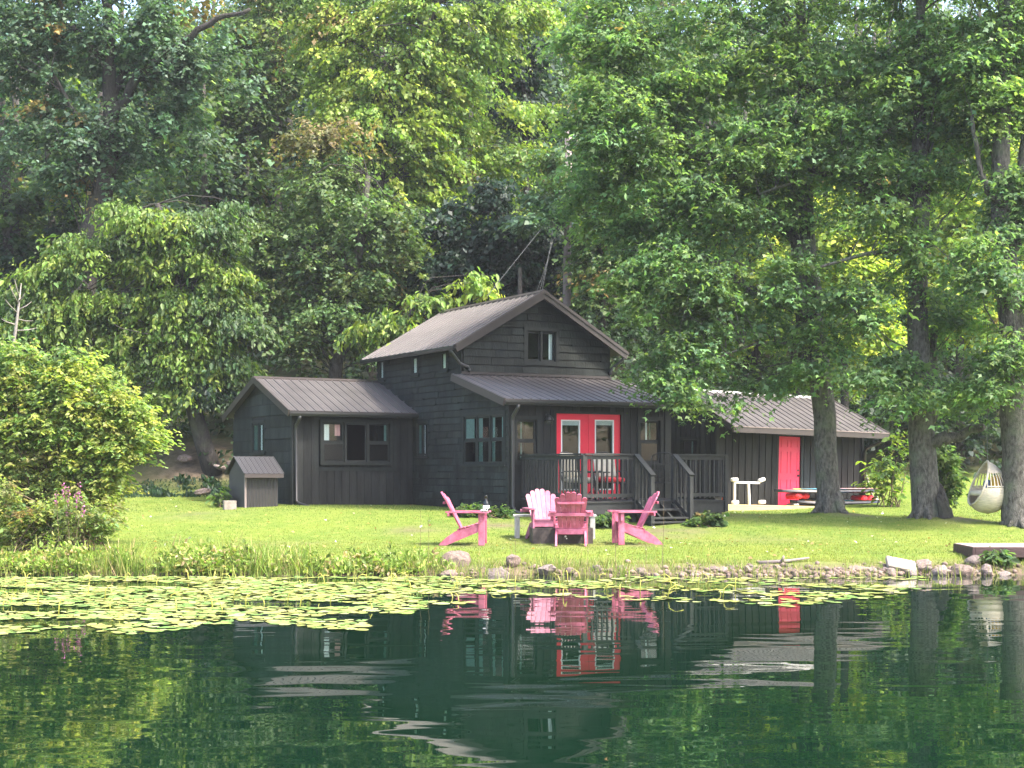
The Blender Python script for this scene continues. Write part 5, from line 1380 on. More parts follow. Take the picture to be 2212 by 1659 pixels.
tree('walnut_tree', 'bright yellow green tree with long feathery sprays above the cabin', 47.5,
  [(800,900,14),(812,450,12),(828,300,11),(872,180,9),(930,70,7),(960,-60,5)],
  [(820,40,200,60,34,'yel'),(960,100,110,60,18,'yel'),(850,180,150,60,26,'yel'),(780,290,140,70,26,'yel'),(930,270,120,45,16,'yel'),(1080,25,110,22,10,'yel'),(1010,180,70,22,6,'yel'),(1090,330,90,22,8,'yel'),(980,360,110,26,10,'yel'),(1000,430,90,20,7,'yel'),(870,400,110,50,18,'yel'),(1070,455,70,12,5,'yel'),(890,480,110,30,10,'yel'),(960,540,50,22,4,'yel'),(1130,20,90,30,10,'yel'),(1060,90,80,24,6,'yel'),(1150,230,60,20,4,'yel'),(850,-90,320,70,36,'yel'),(700,120,90,70,14,'yel'),(940,200,70,40,8,'yel')],
  34, size=.128, shape='kite', twigs=11, per=24, rc=1.15, flat=.22, droop=.5, hang=.6, branch=.85, group=FG, spread=1.1)
tree('leafy_tree', 'dull green tree with pale lit tufts at upper left of the yellow tree', 54,
  [(600,900,12),(600,300,10),(600,100,7)],
  [(560,60,120,80,26,'dull'),(640,170,110,80,24,'dull'),(500,220,80,80,16,'mid'),(560,250,60,60,10,'mid'),(420,230,50,50,7,'yel'),(640,-60,200,80,24,'dull'),(470,330,70,50,8,'dull')],
  35, size=.15, twigs=15, per=14, rc=1.05, flat=.5, branch=.3, group=FG)
tree('leafy_tree', 'dark bluish tree deep in the gap between the yellow tree and the maples', 60,
  [(1110,900,10),(1100,300,9),(1105,120,6)],
  [(1150,60,90,70,18,'blue'),(1060,170,70,60,14,'blue'),(1180,200,70,70,14,'blue'),(1110,-40,160,60,16,'blue'),(1130,280,70,40,7,'dark')],
  36, size=.19, twigs=13, per=12, rc=1.2, flat=.45, branch=.3, group=FG)
tree('leafy_tree', 'mid green tree half hiding the utility pole', 42.8,
  [(1310,980,10),(1300,600,8),(1285,420,5)],
  [(1300,560,70,80,18,'mid'),(1265,640,40,40,6,'mid'),(1180,440,60,24,7,'blue'),(1270,400,90,45,14,'mid'),(1180,340,50,30,6,'mid'),(1340,480,70,90,14,'mid'),(1330,700,60,60,10,'dark'),(1130,470,40,14,3,'blue')],
  37, size=.14, twigs=12, per=12, rc=.75, flat=.35, branch=.7, group=FG)
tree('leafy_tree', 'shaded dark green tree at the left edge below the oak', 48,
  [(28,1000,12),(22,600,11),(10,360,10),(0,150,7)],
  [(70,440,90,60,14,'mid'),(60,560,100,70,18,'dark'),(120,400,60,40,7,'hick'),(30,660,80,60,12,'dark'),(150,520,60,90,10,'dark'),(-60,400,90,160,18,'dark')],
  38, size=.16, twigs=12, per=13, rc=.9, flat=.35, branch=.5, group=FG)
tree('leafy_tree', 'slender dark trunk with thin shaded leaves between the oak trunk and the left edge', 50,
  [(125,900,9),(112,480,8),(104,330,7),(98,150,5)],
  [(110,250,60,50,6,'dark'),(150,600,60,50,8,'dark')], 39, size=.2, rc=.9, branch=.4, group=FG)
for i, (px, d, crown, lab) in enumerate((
  (1720, 44, [(1700,560,90,110,22,'lit'),(1640,420,110,70,16,'lit'),(1560,540,90,80,16,'lit'),(1680,690,90,60,12,'lit')], 'slender trunked tree with leaves painted sunlit yellow seen left of the near maple trunk'),
  (1826, 43, [(1850,560,80,110,22,'lit'),(1880,720,90,60,14,'lit'),(1800,680,60,60,9,'lit'),(1900,620,60,80,12,'lit'),(1870,420,90,60,12,'lit')], 'slim trunk with leaves painted sunlit yellow between the first two maples'),
  (2075, 47, [(2060,470,90,120,26,'lit'),(2090,660,90,80,18,'lit'),(1990,640,80,90,16,'lit'),(2060,250,110,100,18,'lit')], 'tree with leaves painted sunlit yellow between the hollow maple and the right edge'),
  (2250, 46, [(2190,450,70,160,22,'lit'),(2180,700,70,70,10,'lit'),(2280,300,90,200,20,'lit')], 'tree with leaves painted sunlit yellow behind the rightmost maple trunk'))):
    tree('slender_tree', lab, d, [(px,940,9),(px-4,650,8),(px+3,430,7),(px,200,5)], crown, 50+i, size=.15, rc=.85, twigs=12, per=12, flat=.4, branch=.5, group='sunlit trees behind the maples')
tree('leafy_tree', 'dense mid green tree rising behind the storage shed roof', 45,
  [(1640,960,12),(1630,700,10),(1620,500,7)],
  [(1520,620,110,90,24,'mid'),(1440,520,80,90,18,'mid'),(1620,760,120,60,16,'mid'),(1460,760,80,70,14,'dark'),(1790,800,90,50,12,'hick')], 60, size=.13, rc=.85, twigs=12, per=12, branch=.5, group=FG)
tree('young_tree', 'low yellowish young tree peeping over the left slope of the main roof', 41.5,
  [(860,830,7),(870,720,6),(900,650,4)],
  [(860,690,80,24,9,'hick'),(930,650,70,16,6,'hick'),(800,720,50,24,5,'hick'),(1050,610,30,26,4,'yel'),(990,655,60,14,4,'hick')], 61, size=.17, shape='oval', rc=.7, flat=.2, droop=.45, hang=.7, branch=.8, group=FG)
tree('gap_shade_foliage', 'dark leaves standing in for the canopy shade behind the cabin ridge', 44.8,  # added to darken the gap; its leaf colour carries the shade
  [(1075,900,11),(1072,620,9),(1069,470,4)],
  [(1070,590,110,50,26,'gap_shade'),(980,470,60,60,12,'gap_shade'),(1200,500,50,50,10,'gap_shade'),(1080,500,110,60,26,'gap_shade'),(1130,540,80,70,18,'gap_shade'),(980,560,70,60,14,'gap_shade'),(1070,410,70,50,10,'gap_shade'),(1190,560,50,80,12,'gap_shade'),(920,600,60,40,8,'gap_shade'),(1180,640,60,40,9,'gap_shade')],
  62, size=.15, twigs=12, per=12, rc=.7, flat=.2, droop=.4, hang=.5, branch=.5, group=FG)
tree('gap_shade_foliage', 'upper dark leaves standing in for shade in the gap left of the pole head', 51,  # also added as painted shade, higher up in the gap
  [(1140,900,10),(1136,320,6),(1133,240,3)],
  [(1130,240,70,40,14,'gap_shade'),(1100,150,60,60,12,'gap_shade'),(1190,260,50,30,8,'gap_shade'),(1150,90,60,50,9,'gap_shade')],
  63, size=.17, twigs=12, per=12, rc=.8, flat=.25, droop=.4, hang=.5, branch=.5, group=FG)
st_ = MB(); sp_ = P(1123, 640, 42.9); z0 = ground(sp_.x, 42.9); st_.tube([(0,0,-.2),(.02,0,(sp_.z-z0)*.6),(.0,0,P(1123,578,42.9).z-z0)], [.11,.09,.06], 8); o = st_.build('dead_trunk', M['stem'], None, smooth=True); o.location = (sp_.x, 42.9, z0); o.data.materials[0] = M['bark_dark']; o.name = 'dead_tree'; tag(o, 'bare reddish dead trunk standing in the dark gap behind the ridge', 'dead tree')

# ---- far wooded hillside: one mass
rng = np.random.default_rng(77)
n = 900
fx = rng.uniform(-1,1,n); fd = rng.uniform(51, 84, n); fx = fx*(.40*fd+4)
Cs, cols = [], []
for x, d in zip(fx, fd):
    gz = ground(x, d); hgt = rng.uniform(5, 13); k = 8
    c = np.array([x, d, gz+hgt*.52])
    u = norm(rng.normal(0,1,(k,3)))*(rng.random((k,1))**.5)
    Cs.append(c+u*np.array([2.4,2.2,hgt*.46])); cols.append(pick(rng.choice(['dull','mid','blue','dark','hick']), k, rng)*.9)
Cs = np.concatenate(Cs); cols = np.concatenate(cols)
L_ = clump_leaves(Cs, rng.normal(0,1,Cs.shape)*np.array([1,1,.1])+np.array([0,-.4,0]), np.full(len(Cs),1.5)*rng.uniform(.6,1.3,len(Cs)), cols, rng, 8, 8, .235, .4, .35, jit=.12)
o = leaf_mesh('hillside_forest', *L_, 'kite', M['leaf_far']); o['kind'] = 'stuff'
ft = MB()
for x, d in list(zip(fx, fd))[:110]:
    gz = ground(x, d); lean = rng.normal(0,.6); ft.tube([(x,d,gz-.3),(x+lean*.4,d,gz+4),(x+lean,d,gz+10)], [.22,.16,.07], 6)
o = ft.build('hillside_trunks', M['bark_dark'], smooth=True); o['kind'] = 'stuff'
# ---- undergrowth along the wood edge
n = 620
ux = rng.uniform(-17, 20, n); uy = np.where(ux < 4, rng.uniform(42.2, 49, n), rng.uniform(46, 50, n))
keep = ~((np.abs(ux+9.6) < 2.1) & (uy < 46))
ux, uy = ux[keep], uy[keep]
C = np.array([[x, y, ground(x,y)+rng.uniform(.1, 2.6)] for x, y in zip(ux, uy)])
L_ = clump_leaves(C, rng.normal(0,1,C.shape)*np.array([1,1,.1])+np.array([0,-.5,0]), rng.uniform(.5,1.1,len(C)), pick('dark', len(C), rng), rng, 9, 9, .17, .35, .4)
o = leaf_mesh('undergrowth', *L_, 'kite', M['leaf_far']); o['kind'] = 'stuff'
# dark ground cover strip at the lawn's back edge on the left
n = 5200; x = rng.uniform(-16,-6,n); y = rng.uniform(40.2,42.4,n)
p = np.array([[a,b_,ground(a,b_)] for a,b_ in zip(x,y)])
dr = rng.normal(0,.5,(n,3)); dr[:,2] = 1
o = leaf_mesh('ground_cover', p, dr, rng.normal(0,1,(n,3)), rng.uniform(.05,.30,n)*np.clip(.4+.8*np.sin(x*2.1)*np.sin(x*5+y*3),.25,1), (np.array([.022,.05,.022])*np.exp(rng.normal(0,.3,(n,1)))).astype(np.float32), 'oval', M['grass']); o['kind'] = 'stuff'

# ================================================================== shrubs and plants on this side
def bush(name, label, d, parts, stems, seed, size, shape, cat='shrub', twigs=9, per=11, rc=.42, flat=.7, droop=.2, hang=.25, mat='leaf', spread=2.4, group=None, up=.25):
    rng = np.random.default_rng(seed)
    bx = PX(stems[0], d); root = empty(name, (bx, d, ground(bx,d)), 0, label, cat, group); O0 = np.array(root.location)
    sm_ = MB(); allp = []; k = 0
    for e in parts:
        px, py, rx, ry, n, pal = e[:6]; dd = e[6] if len(e) > 6 else 0.
        c = np.array(P(px,py,d+dd))-O0; ax_, az_ = rx/F*d, ry/F*d; ay_ = max(.2, min(ax_, az_)*.9)
        u = norm(rng.normal(0,1,(n,3)))*(rng.random((n,1))**.4); C = c+u*np.array([ax_,ay_,az_])
        O = C-np.array([0,.2,0]); O[:,2] = np.maximum(O[:,2]*up, 0)
        for i in range(0, n, 2):
            sx = stems[0]+(stems[1]-stems[0])*rng.random(); s0 = Vector((PX(sx,d)-bx, rng.uniform(-.25,.25), -.05)); e_ = Vector(C[i])
            sm_.tube([s0, s0.lerp(e_,.5)+Vector((0,0,.18*e_.z)), e_], [.016,.011,.004], 5, cap=False)
        allp.append(clump_leaves(C, O+rng.normal(0,.1,C.shape), rc*rng.uniform(.7,1.3,n), pick(pal,n,rng), rng, twigs, per, size, flat, droop, jit=.025, spread=spread, hang=hang))
    sm_.build('stems', M['stem'], root, smooth=True)
    A = [np.concatenate(x) for x in zip(*allp)]
    leaf_mesh('foliage', *A, shape, M[mat], root); return root
bush('shrub', 'big sunlit yellow green shrub on the shore at the left edge', 27.6,
  [(60,850,110,70,50,'bush'),(180,840,90,60,34,'bush'),(-40,900,100,120,30,'bush'),(120,930,150,70,60,'bush'),(240,900,80,40,26,'bush'),(305,950,46,28,12,'bush'),(340,940,14,12,3,'bush'),(310,900,28,18,5,'bush'),(285,862,40,18,6,'bush'),(150,775,60,16,6,'bush'),(40,770,60,20,7,'bush'),(240,970,100,40,28,'bush'),(60,1010,120,60,34,'bushlow'),(200,1040,80,40,16,'bushlow'),(30,1090,90,60,22,'bushlow'),(240,1090,40,50,10,'bushlow'),(60,1140,90,40,16,'bushlow'),(150,1030,110,50,22,'bush'),(40,1060,90,50,16,'bush'),(240,1030,50,40,10,'bush')],
  (0,220), 70, .082, 'oval', twigs=11, per=14)
bush('weedy_shrub', 'tangled brownish green weeds at the foot of the big shrub', 26.3,
  [(170,1110,60,50,22,'bushlow'),(100,1130,70,40,18,'bushlow'),(230,1120,40,50,12,'bushlow'),(30,1150,60,30,12,'bushlow'),(0,1100,50,60,10,'bushlow')], (20,240), 71, .075, 'oval', rc=.3, up=1.2)
# purple loosestrife
xl, dl = PX(146, 25.7), 25.7
ls_ = empty('purple_loosestrife', (xl, dl, ground(xl, dl)), 0, 'purple loosestrife with pink flower spikes before the big shrub', 'wildflower')
sm_ = MB(); PP = []; rg_ = np.random.default_rng(5); LP = []
for (px, py) in ((122,1046),(136,1030),(150,1038),(162,1050),(168,1028),(176,1066),(146,1066)):
    t = P(px,py,dl)-ls_.location; b_ = Vector((t.x*.35+rg_.normal(0,.05), rg_.normal(0,.08), 0)); t.y = rg_.normal(0,.12); t.z -= .12
    sm_.tube([b_, b_.lerp(t,.55)+Vector((0,0,.05)), t], [.006,.005,.003], 4)
    for i in range(22):
        f = rg_.random(); q = t-Vector((0,0,.26))*f; PP.append((q.x+rg_.normal(0,.016), q.y+rg_.normal(0,.016), q.z))
    for i in range(40):
        f = rg_.uniform(.15,.8); q = b_.lerp(t, f); LP.append((q.x+rg_.normal(0,.04), q.y+rg_.normal(0,.04), q.z))
sm_.build('stems', M['stem'], ls_)
PP = np.array(PP); n = len(PP)
leaf_mesh('flowers', PP, rg_.normal(0,1,(n,3)), rg_.normal(0,1,(n,3)), rg_.uniform(.025,.045,n), (np.array([.42,.13,.33])*np.exp(rg_.normal(0,.2,(n,1)))).astype(np.float32), 'kite', M['petal'], ls_)
LP = np.array(LP); n = len(LP)
leaf_mesh('leaves', LP, rg_.normal(0,1,(n,3))+np.array([0,0,.3]), rg_.normal(0,1,(n,3)), rg_.uniform(.05,.09,n), (np.array([.14,.17,.06])*np.exp(rg_.normal(0,.25,(n,1)))).astype(np.float32), 'oval', M['leaf'], ls_)
# bleached dead sapling
dd_ = 30.; xd = PX(28, dd_); ds = MB(); z0 = ground(xd, dd_); o0 = Vector((xd, dd_, z0)); rg_ = random.Random(8)
main = [P(24,900,dd_)-o0, P(30,740,dd_)-o0, P(38,680,dd_)-o0, P(46,612,dd_)-o0]
ds.tube([Vector((0,0,0))]+main, [.05,.045,.035,.028,.008], 7)
for (f, px, py) in ((.3,8,690),(.4,62,690),(.5,20,650),(.55,64,650),(.65,30,620),(.7,58,636),(.2,70,705),(.75,38,606)):
    a = main[1].lerp(main[3], f); e_ = P(px,py,dd_)-o0; e_.y = rg_.uniform(-.3,.3); ds.tube([a, a.lerp(e_,.6)+Vector((0,0,-.02)), e_], [.016,.011,.004], 5)
o = ds.build('dead_sapling', M['deadwood'], None, smooth=True); o.location = o0; tag(o, 'bleached leafless sapling rising behind the big shrub at left', 'dead tree')
# smaller plants
bush('sapling', 'leafy sapling with pale lit leaves right of the shed', 38.5, [(1905,1030,36,36,7,'hick'),(1940,1000,36,26,5,'mid'),(1930,1060,36,24,5,'hick'),(1965,960,20,50,3,'hick')], (1895,1945), 81, .13, 'oval', cat='sapling', rc=.5, twigs=6, per=8)
bush('sapling', 'thin sapling growing beside the hollow maple trunk', 33.5, [(2040,1010,24,30,7,'mid'),(2055,1050,22,24,5,'mid'),(2030,970,20,20,3,'mid')], (2030,2050), 82, .14, 'maple', cat='sapling', rc=.4)
bush('leafy_weed', 'low green weeds at the right foot of the deck', 31.2, [(1535,1122,26,9,8,'mid'),(1510,1126,16,6,4,'mid'),(1562,1126,14,5,3,'mid')], (1505,1565), 83, .09, 'kite', cat='weed', rc=.16, up=.6)
bush('leafy_weed', 'low green weeds under the deck left of the steps', 31.0, [(1315,1121,26,8,7,'mid'),(1345,1124,20,6,4,'mid'),(1290,1124,14,5,2,'mid')], (1290,1360), 84, .09, 'kite', cat='weed', rc=.16, up=.6)
bush('leafy_weed', 'green weeds along the cabin wall behind the left red chair', 32.4, [(1075,1104,36,6,8,'mid'),(1010,1103,30,5,5,'mid')], (980,1100), 85, .08, 'kite', cat='weed', rc=.15, up=.6)
bush('hosta', 'pale striped broad leaved plant left of the bin shed', 35.4, [(474,1074,14,9,5,'mid'),(482,1064,8,6,2,'hick'),(466,1082,8,5,2,'mid')], (466,482), 86, .17, 'oval', cat='garden plant', twigs=4, per=2, rc=.14, up=.8)
bush('leafy_weed', 'pale leafy weed on the rocks under the dock', 24.7, [(2160,1208,18,12,6,'mid'),(2140,1214,10,8,2,'mid')], (2140,2170), 87, .10, 'oval', cat='weed', rc=.16, up=.8)

# ================================================================== grass, reeds, lilies
rng = np.random.default_rng(5)
def scatter(n, y0, y1, bias=1.6, margin=.6):
    y = y0+(y1-y0)*rng.random(n)**bias; x = (rng.random(n)*2-1)*(1106/F*y+margin); return x, y
def inside_house(x, y):
    a = (x-HF.X)*HF.c+(y-HF.Y)*HF.s; k = -(x-HF.X)*HF.s+(y-HF.Y)*HF.c
    a2 = (x-SH.X)*SH.c+(y-SH.Y)*SH.s; k2 = -(x-SH.X)*SH.s+(y-SH.Y)*SH.c
    return ((a > -.02) & (a < PW+.1) & (k > -.05)) | ((a > -WM-.1) & (a <= 0) & (k > kw-.05)) | ((a > aW) & (a < a_e) & (k > kC) & (k < .1)) | ((a2 > x_a) & (a2 < SL) & (k2 > -.9))
n = 130000; x, y = scatter(n, 24.75, 40.5, 1.7)
k_ = ~inside_house(x, y); x, y = x[k_], y[k_]; n = len(x)
wv = np.array([wear(float(a),float(b2)) for a,b2 in zip(x,y)]); k_ = rng.random(len(x)) > wv*1.1; x, y = x[k_], y[k_]
for bx, by, bh, bw2 in MOUNDS:
    k_ = ~(((x-bx-.3)**2+(y-by+.2)**2*2 < (.45)**2)); x, y = x[k_], y[k_]
n = len(x); p = np.array([[a,b_,ground(a,b_)-.004] for a,b_ in zip(x,y)])
dr = rng.normal(0,.42,(n,3)); dr[:,2] = 1
patch = np.clip(.5+.35*np.sin(x*.9+np.sin(y*1.3)*2)*np.sin(y*.8+x*.3)+.3*np.sin(x*3.1+1.7*np.sin(y*2.2))*np.sin(y*2.9+x)+rng.normal(0,.12,len(x))+np.interp(y,[25,27.5,30,33,40],[.38,.25,-.15,-.4,-.45]),0,1)  # last term darkens blades toward the house: rear shade put into the colour
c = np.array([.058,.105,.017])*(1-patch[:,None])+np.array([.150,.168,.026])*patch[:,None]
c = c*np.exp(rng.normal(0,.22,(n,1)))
dry = rng.random(n) < .06; c[dry] = np.array([.30,.26,.10])
sz = rng.uniform(.016,.038,n)
V = {'blade': [(-.13,0,0),(.13,0,0),(.03,1,.15),(-.03,1,.15)]}
def blades(name, p, dr, size, colr, width=.11):
    N = len(p); dr = norm(dr); sd = np.cross(dr, norm(rng.normal(0,1,(N,3)))); sd = norm(sd)
    q = np.zeros((N,4,3),np.float32); w = (size*width)[:,None]; h = dr*size[:,None]
    q[:,0] = p-sd*w; q[:,1] = p+sd*w; q[:,2] = p+h+sd*w*.25; q[:,3] = p+h-sd*w*.25
    f = np.arange(N*4).reshape(N,4)
    o = mesh_np(name, q.reshape(-1,3), f, np.full(N,4), M['grass'], np.repeat(colr,4,0).astype(np.float32)); o['kind'] = 'stuff'; return o
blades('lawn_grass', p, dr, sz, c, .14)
# fallen leaves and clover heads on the lawn
m = 420; fx_, fy_ = scatter(m, 25.0, 40, 1.4); kk_ = ~inside_house(fx_, fy_); fx_, fy_ = fx_[kk_], fy_[kk_]; m = len(fx_)
fp_ = np.array([[a,b2,ground(a,b2)+.03] for a,b2 in zip(fx_,fy_)])
fc = np.where(rng.random((m,1)) < .3, np.array([[.5,.5,.42]]), np.array([[.24,.15,.06]]))*np.exp(rng.normal(0,.25,(m,1)))
o = leaf_mesh('fallen_leaves', fp_, rng.normal(0,1,(m,3))*np.array([1,1,.3]), rng.normal(0,.5,(m,3))+np.array([0,0,1]), rng.uniform(.035,.09,m), fc.astype(np.float32), 'kite', M['grass']); o['kind'] = 'stuff'
# weeds on the bank: dense and broad on the left, thin and reedy in the middle, grass on the right
n = 11000; x = rng.uniform(-9, 9.5, n); pxv = x/24.6*F+CX
dens = np.interp(pxv, [0,650,900,1000,1450,1600,2212],[1,1,.8,.9,.9,.6,.55]); k_ = rng.random(n) < dens; x = x[k_]; n = len(x); pxv = pxv[k_]
sh_ = np.array([shore(a) for a in x]); y = 24.2+sh_+np.abs(rng.normal(0,.36,n))
p = np.array([[a,b_,max(ground(a,b_),-.05)] for a,b_ in zip(x,y)])
dr = rng.normal(0,.38,(n,3)); dr[:,2] = 1
hmax = np.interp(pxv, [0,300,650,700,900,1000,1500,1600,2212],[.34,.36,.38,.24,.24,.20,.18,.15,.15])
c = np.where(rng.random((n,1)) < .7, np.array([[.15,.22,.04]]), np.array([[.24,.25,.07]]))*np.exp(rng.normal(0,.25,(n,1)))
lump = .45+.75*np.clip(.5+.5*np.sin(x*1.9+1)*np.sin(x*4.3+y*3)+rng.normal(0,.25,n),0,1.2); hmax = hmax*lump
tan = rng.random(n) < .09; c[tan] = np.array([.33,.25,.13])
wide = (pxv < 980) & (rng.random(n) < .40*np.clip(.5+.9*np.sin(x*2.3+.6),0.1,1))
blades('bank_grass', p[~wide], dr[~wide], (hmax*rng.uniform(.35,1.1,n))[~wide], c[~wide], .035)
w_ = wide
# broad leaved weeds: leaves up short stems
n2 = int(w_.sum()); m = 7
pb = np.repeat(p[w_], m, 0); hh_ = np.repeat((hmax*rng.uniform(.4,1.,n))[w_], m)*rng.uniform(.25,1,n2*m)
pb = pb+np.stack([rng.normal(0,.03,n2*m),rng.normal(0,.03,n2*m),hh_],-1)
d2 = rng.normal(0,.8,(n2*m,3)); d2[:,2] += .55
cb = np.repeat(c[w_], m, 0)*np.exp(rng.normal(0,.2,(n2*m,1)))
o = leaf_mesh('bank_weeds', pb, d2, rng.normal(0,1,(n2*m,3))+np.array([0,0,.6]), rng.uniform(.05,.11,n2*m), cb.astype(np.float32), 'oval', M['grass']); o['kind'] = 'stuff'
def front_lim(px):
    q = [(-200,1378),(0,1370),(300,1368),(520,1340),(780,1355),(900,1320),(1200,1292),(1700,1305),(2050,1265)]
    return F*H/(np.interp(px, [a for a,b in q], [b for a,b in q])-HY)
# thin emergent reeds in the shallows
n = 520; x = np.concatenate([rng.uniform(-8.5,8.,n-60), rng.uniform(-1,4,60)]); y = 24.15+np.array([shore(a) for a in x])-np.abs(rng.normal(0,.7,n))
p = np.stack([x,y,np.full(n,-.05)],-1); dr = rng.normal(0,.16,(n,3)); dr[:,2] = 1
blades('reeds', p, dr, rng.uniform(.10,.34,n), np.array([.26,.28,.07])*np.exp(rng.normal(0,.25,(n,1))), .022)
n = 90; x = rng.uniform(-8.5,3.5,n); y = rng.uniform(16.5,23.8,n); k_ = y > np.array([front_lim(a/b2*F+CX) for a,b2 in zip(x,y)]); x, y = x[k_], y[k_]; n = len(x)
em = MB()
for a, b2 in zip(x, y):
    h_ = rng.uniform(.06,.2); lx_ = rng.normal(0,.06); em.tube([(a,b2,-.05),(a+lx_*.3,b2,h_*.7),(a+lx_,b2+.02,h_),(a+lx_*1.8,b2+.03,h_*rng.uniform(.55,1.0))], [.008,.007,.006,.009], 5, c=(1,rng.uniform(.85,1.05),.8))
o = em.build('lily_stalks', paint('yellow lily stalk', (.36,.34,.06), .6, .2, 8), smooth=True); o['kind'] = 'stuff'
# a few tall thin stalks before the chairs
tk = [(1430,1080,1250,.006),(1330,1110,1240,.005),(1112,1160,1240,.005),(905,1090,1215,.004),(925,1110,1215,.004),(1270,1110,1200,.005),(1395,1175,1235,.005)]
for i,(px,py,pb_,r_) in enumerate(tk):
    a = P(px, pb_, 24.35); a.z = -.02 if pb_ > 1238 else ground(a.x, a.y); e_ = P(px+rnd.uniform(-6,6), py, 24.35)
    c_ = MB(); c_.tube([a, a.lerp(e_,.6)+Vector((.01,0,0)), e_], [r_,r_*.8,r_*.4], 4)
    for k in range(3):
        f = .4+.2*k; q = a.lerp(e_, f); c_.tube([q, q+Vector((rnd.uniform(-.06,.06), 0, .09))], [r_*.6, r_*.2], 4)
    o = c_.build('grass_stalk', M['stem']); tag(o, 'tall thin dark grass stalk at the water edge', 'grass stalk', 'tall stalks on the shore')

# ---- lily pads
def pad_mesh(seed):
    rg_ = random.Random(seed); n = 26; vs = [(0,0,.004)]; cs = []
    base = [(.26,.30,.085),(.30,.32,.11),(.20,.27,.07),(.32,.30,.11),(.17,.25,.08),(.29,.27,.085),(.13,.21,.055),(.35,.35,.17)][seed % 8]
    base = (base[0]*.76, base[1]*.86, base[2]*.72); cs.append(tuple(q*1.1 for q in base)); notch = rg_.uniform(.1,.22); curl = rg_.choice([0,0,0,.10,.22]); ca_ = rg_.uniform(0,6.28); bite = rg_.uniform(0,6.28)
    for k, rr0 in ((0,.55),(1,.93),(2,1.0)):
        for i in range(n+1):
            a = notch+(2*math.pi-2*notch)*i/n; r_ = rr0*(1+.05*math.sin(a*3+seed)+.03*math.sin(a*7+seed*2))
            if seed % 3 == 0: r_ *= 1-.18*max(0, math.cos(a-bite))**18*(k > 0)
            up = .012+.02*k*abs(math.sin(a*2+seed))*.6+curl*max(0, math.cos(a-ca_))**3*(rr0**3)
            vs.append((r_*math.cos(a)*1.06, r_*math.sin(a)*.96, up))
            t = rg_.uniform(.86,1.12)*(1 if k < 2 else .92); c_ = [q*t for q in base]
            if rg_.random() < (.05 if seed % 4 else .22): c_ = [.24,.15,.06]
            cs.append(tuple(c_))
    w = n+1
    fs = [(0,i+1,i+2) for i in range(n)]+[(1+k*w+i, 1+(k+1)*w+i, 1+(k+1)*w+i+1, 1+k*w+i+1) for k in (0,1) for i in range(n)]
    me = bpy.data.meshes.new('lily_pad'); me.from_pydata(vs, [], fs); me.update()
    ca = me.color_attributes.new('tone','FLOAT_COLOR','POINT'); arr = np.ones((len(vs),4),np.float32); arr[:,:3] = np.array(cs)
    ca.data.foreach_set('color', arr.ravel()); me.materials.append(M['pad']); return me
pads = [pad_mesh(i) for i in range(16)]
prg = np.random.default_rng(9)
front_px = [(-200,1378),(0,1375),(150,1358),(300,1374),(520,1342),(640,1355),(780,1364),(800,1330),(900,1326),(935,1308),(1200,1296),(1500,1302),(1700,1312),(1900,1296),(1960,1278),(2050,1268)]
def front_y(px): return F*H/(np.interp(px, [q[0] for q in front_px], [q[1] for q in front_px])-HY)
cand = []
tries = 0
cells = {}
while tries < 42000:
    tries += 1
    d = 14.6+9.3*prg.random()**.8; x = (prg.random()*2-1)*(1106/F*d+1.2); px = x/d*F+CX
    if px > 2000: continue
    yf = front_y(px)
    if d < yf or d > 23.95+shore(x): continue
    dens = 1.0 if px < 900 else (.42 if px < 1300 else .22)
    if px > 900 and d > 22.6: dens *= .5
    # ragged holes of open water
    hole = math.sin(x*1.1+1.7*math.sin(d*.9))*math.sin(d*2.3+x*.5)
    if d-yf < 1.3: dens *= .45+.42*(d-yf)
    if hole < (-.50 if px < 900 else -.1): continue
    if prg.random() > dens: continue
    r_ = prg.uniform(.05,.115); ok = True
    cx_, cy_ = int(x/.4), int(d/.4)
    for a in (-1,0,1):
        for b2 in (-1,0,1):
            for (x2,d2,r2) in cells.get((cx_+a,cy_+b2),()):
                if (x-x2)**2+(d-d2)**2 < ((r_+r2)*.74)**2: ok = False
    if not ok: continue
    cells.setdefault((cx_,cy_),[]).append((x,d,r_)); cand.append((x,d,r_))
cand.sort(key=lambda q: -q[2]/q[1])
vis = [q for q in cand if abs(q[0]) < 1106/F*q[1]-.1]
near_ = set(id(q) for q in vis[:280])
print('pads', len(cand), len(vis))
def padT(q): return (q[0], q[1], .004+prg.uniform(0,.008)), (prg.normal(0,.035), prg.normal(0,.035), prg.uniform(0,6.28)), (q[2], q[2], q[2])
stuff = MB()
for q in cand:
    loc, rot, sc = padT(q)
    if id(q) in near_:
        o = bpy.data.objects.new('lily_pad', pads[prg.integers(0,16)]); col.objects.link(o); o.location = loc; o.rotation_euler = rot; o.scale = sc
        tag(o, 'round yellow green lily pad floating flat on the lake', 'lily pad', 'lily pads on the lake')
    else:
        me = pads[prg.integers(0,16)]; mt = Matrix.Translation(loc) @ Matrix.Rotation(rot[2],4,'Z') @ Matrix.Scale(sc[0],4)
        n0 = len(stuff.v); stuff.v += [tuple(mt @ v.co) for v in me.vertices]; ca = me.color_attributes['tone'].data
        stuff.c += [tuple(c_.color)[:3] for c_ in ca]; stuff.f += [tuple(i+n0 for i in pl.vertices) for pl in me.polygons]
o = stuff.build('lily_pads', M['pad'], colors=True); o['kind'] = 'stuff'

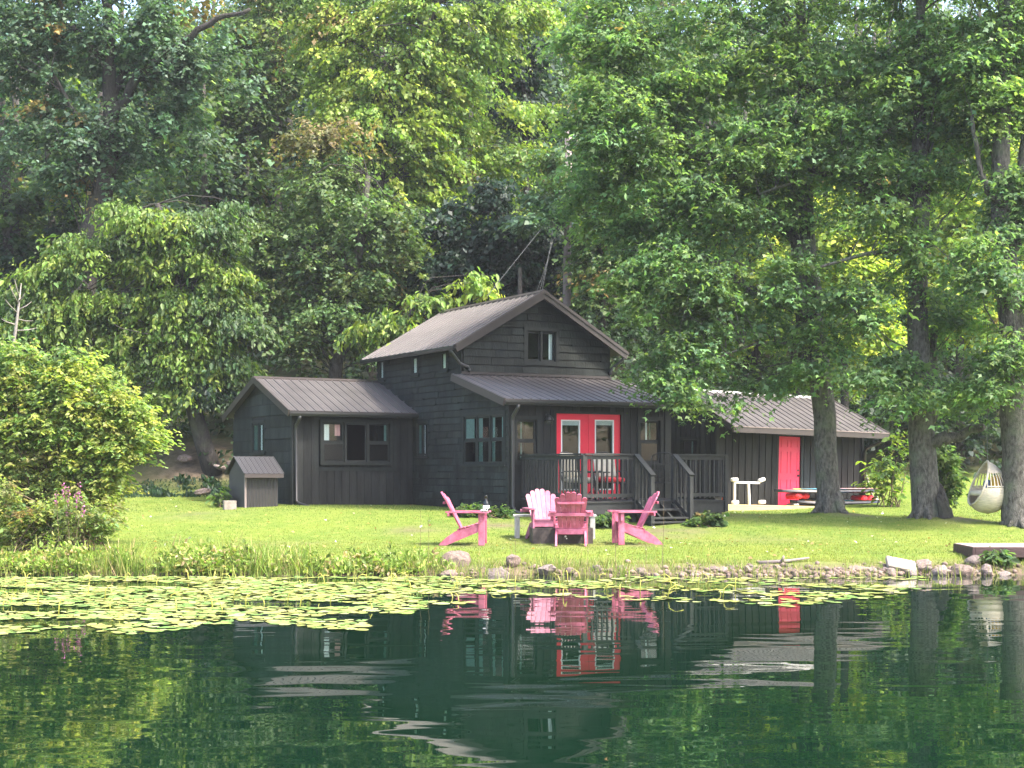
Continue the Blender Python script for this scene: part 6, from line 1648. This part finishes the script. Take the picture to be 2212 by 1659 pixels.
# ================================================================== light, air, camera
hz = MB(); hz.box(-125,125,-125,125,-4,75); ho = hz.build('haze', bpy.data.materials.new('haze air')); ho['kind'] = 'stuff'
hm = ho.data.materials[0]; hm.use_nodes = True; hn = hm.node_tree; hn.nodes.remove(hn.nodes['Principled BSDF'])
pv = hn.nodes.new('ShaderNodeVolumePrincipled'); pv.inputs['Color'].default_value = (.93,.96,1,1); pv.inputs['Density'].default_value = HAZE; pv.inputs['Anisotropy'].default_value = .2
hn.links.new(pv.outputs[0], hn.nodes['Material Output'].inputs['Volume'])
SUN_EL, SUN_AZ = 56, 118        # degrees; azimuth measured from +Y (away from camera) towards +X
sun = bpy.data.lights.new('sun', 'SUN'); sun.energy = 2.05; sun.angle = R(5); sun.color = (1, .95, .86)
so_ = bpy.data.objects.new('sun', sun); col.objects.link(so_)
dirv = Vector((math.sin(R(SUN_AZ))*math.cos(R(SUN_EL)), math.cos(R(SUN_AZ))*math.cos(R(SUN_EL)), math.sin(R(SUN_EL))))
so_.rotation_euler = (-dirv).to_track_quat('-Z', 'Y').to_euler(); so_.location = dirv*60
wd_ = bpy.data.worlds.new('World'); bpy.context.scene.world = wd_; wd_.use_nodes = True
nt = wd_.node_tree; sk = nt.nodes.new('ShaderNodeTexSky'); sk.sky_type = 'NISHITA'; sk.sun_disc = False
sk.sun_elevation = R(SUN_EL); sk.sun_rotation = R(SUN_AZ); sk.dust_density = 4.5; sk.air_density = 1.0; sk.ozone_density = .8
nt.links.new(sk.outputs[0], nt.nodes['Background'].inputs[0]); nt.nodes['Background'].inputs[1].default_value = .15
cam = bpy.data.cameras.new('camera'); co_ = bpy.data.objects.new('camera', cam); col.objects.link(co_)
co_.location = (0, 0, H); co_.rotation_euler = (R(90), 0, 0)
cam.sensor_width = 36; cam.lens = 36*F/W0; cam.shift_y = (HY-829.5)/W0; cam.clip_end = 2000; cam.clip_start = .1
sc = bpy.context.scene; sc.camera = co_
sc.view_settings.view_transform = 'Standard'; sc.view_settings.look = 'None'; sc.view_settings.gamma = 1; sc.view_settings.use_curve_mapping = False
sc.view_settings.exposure = 2.47
sc.cycles.max_bounces = 6; sc.cycles.transparent_max_bounces = 12; sc.cycles.diffuse_bounces = 3; sc.cycles.transmission_bounces = 4; sc.cycles.glossy_bounces = 3
sc.cycles.sample_clamp_indirect = 6; sc.cycles.use_denoising = True
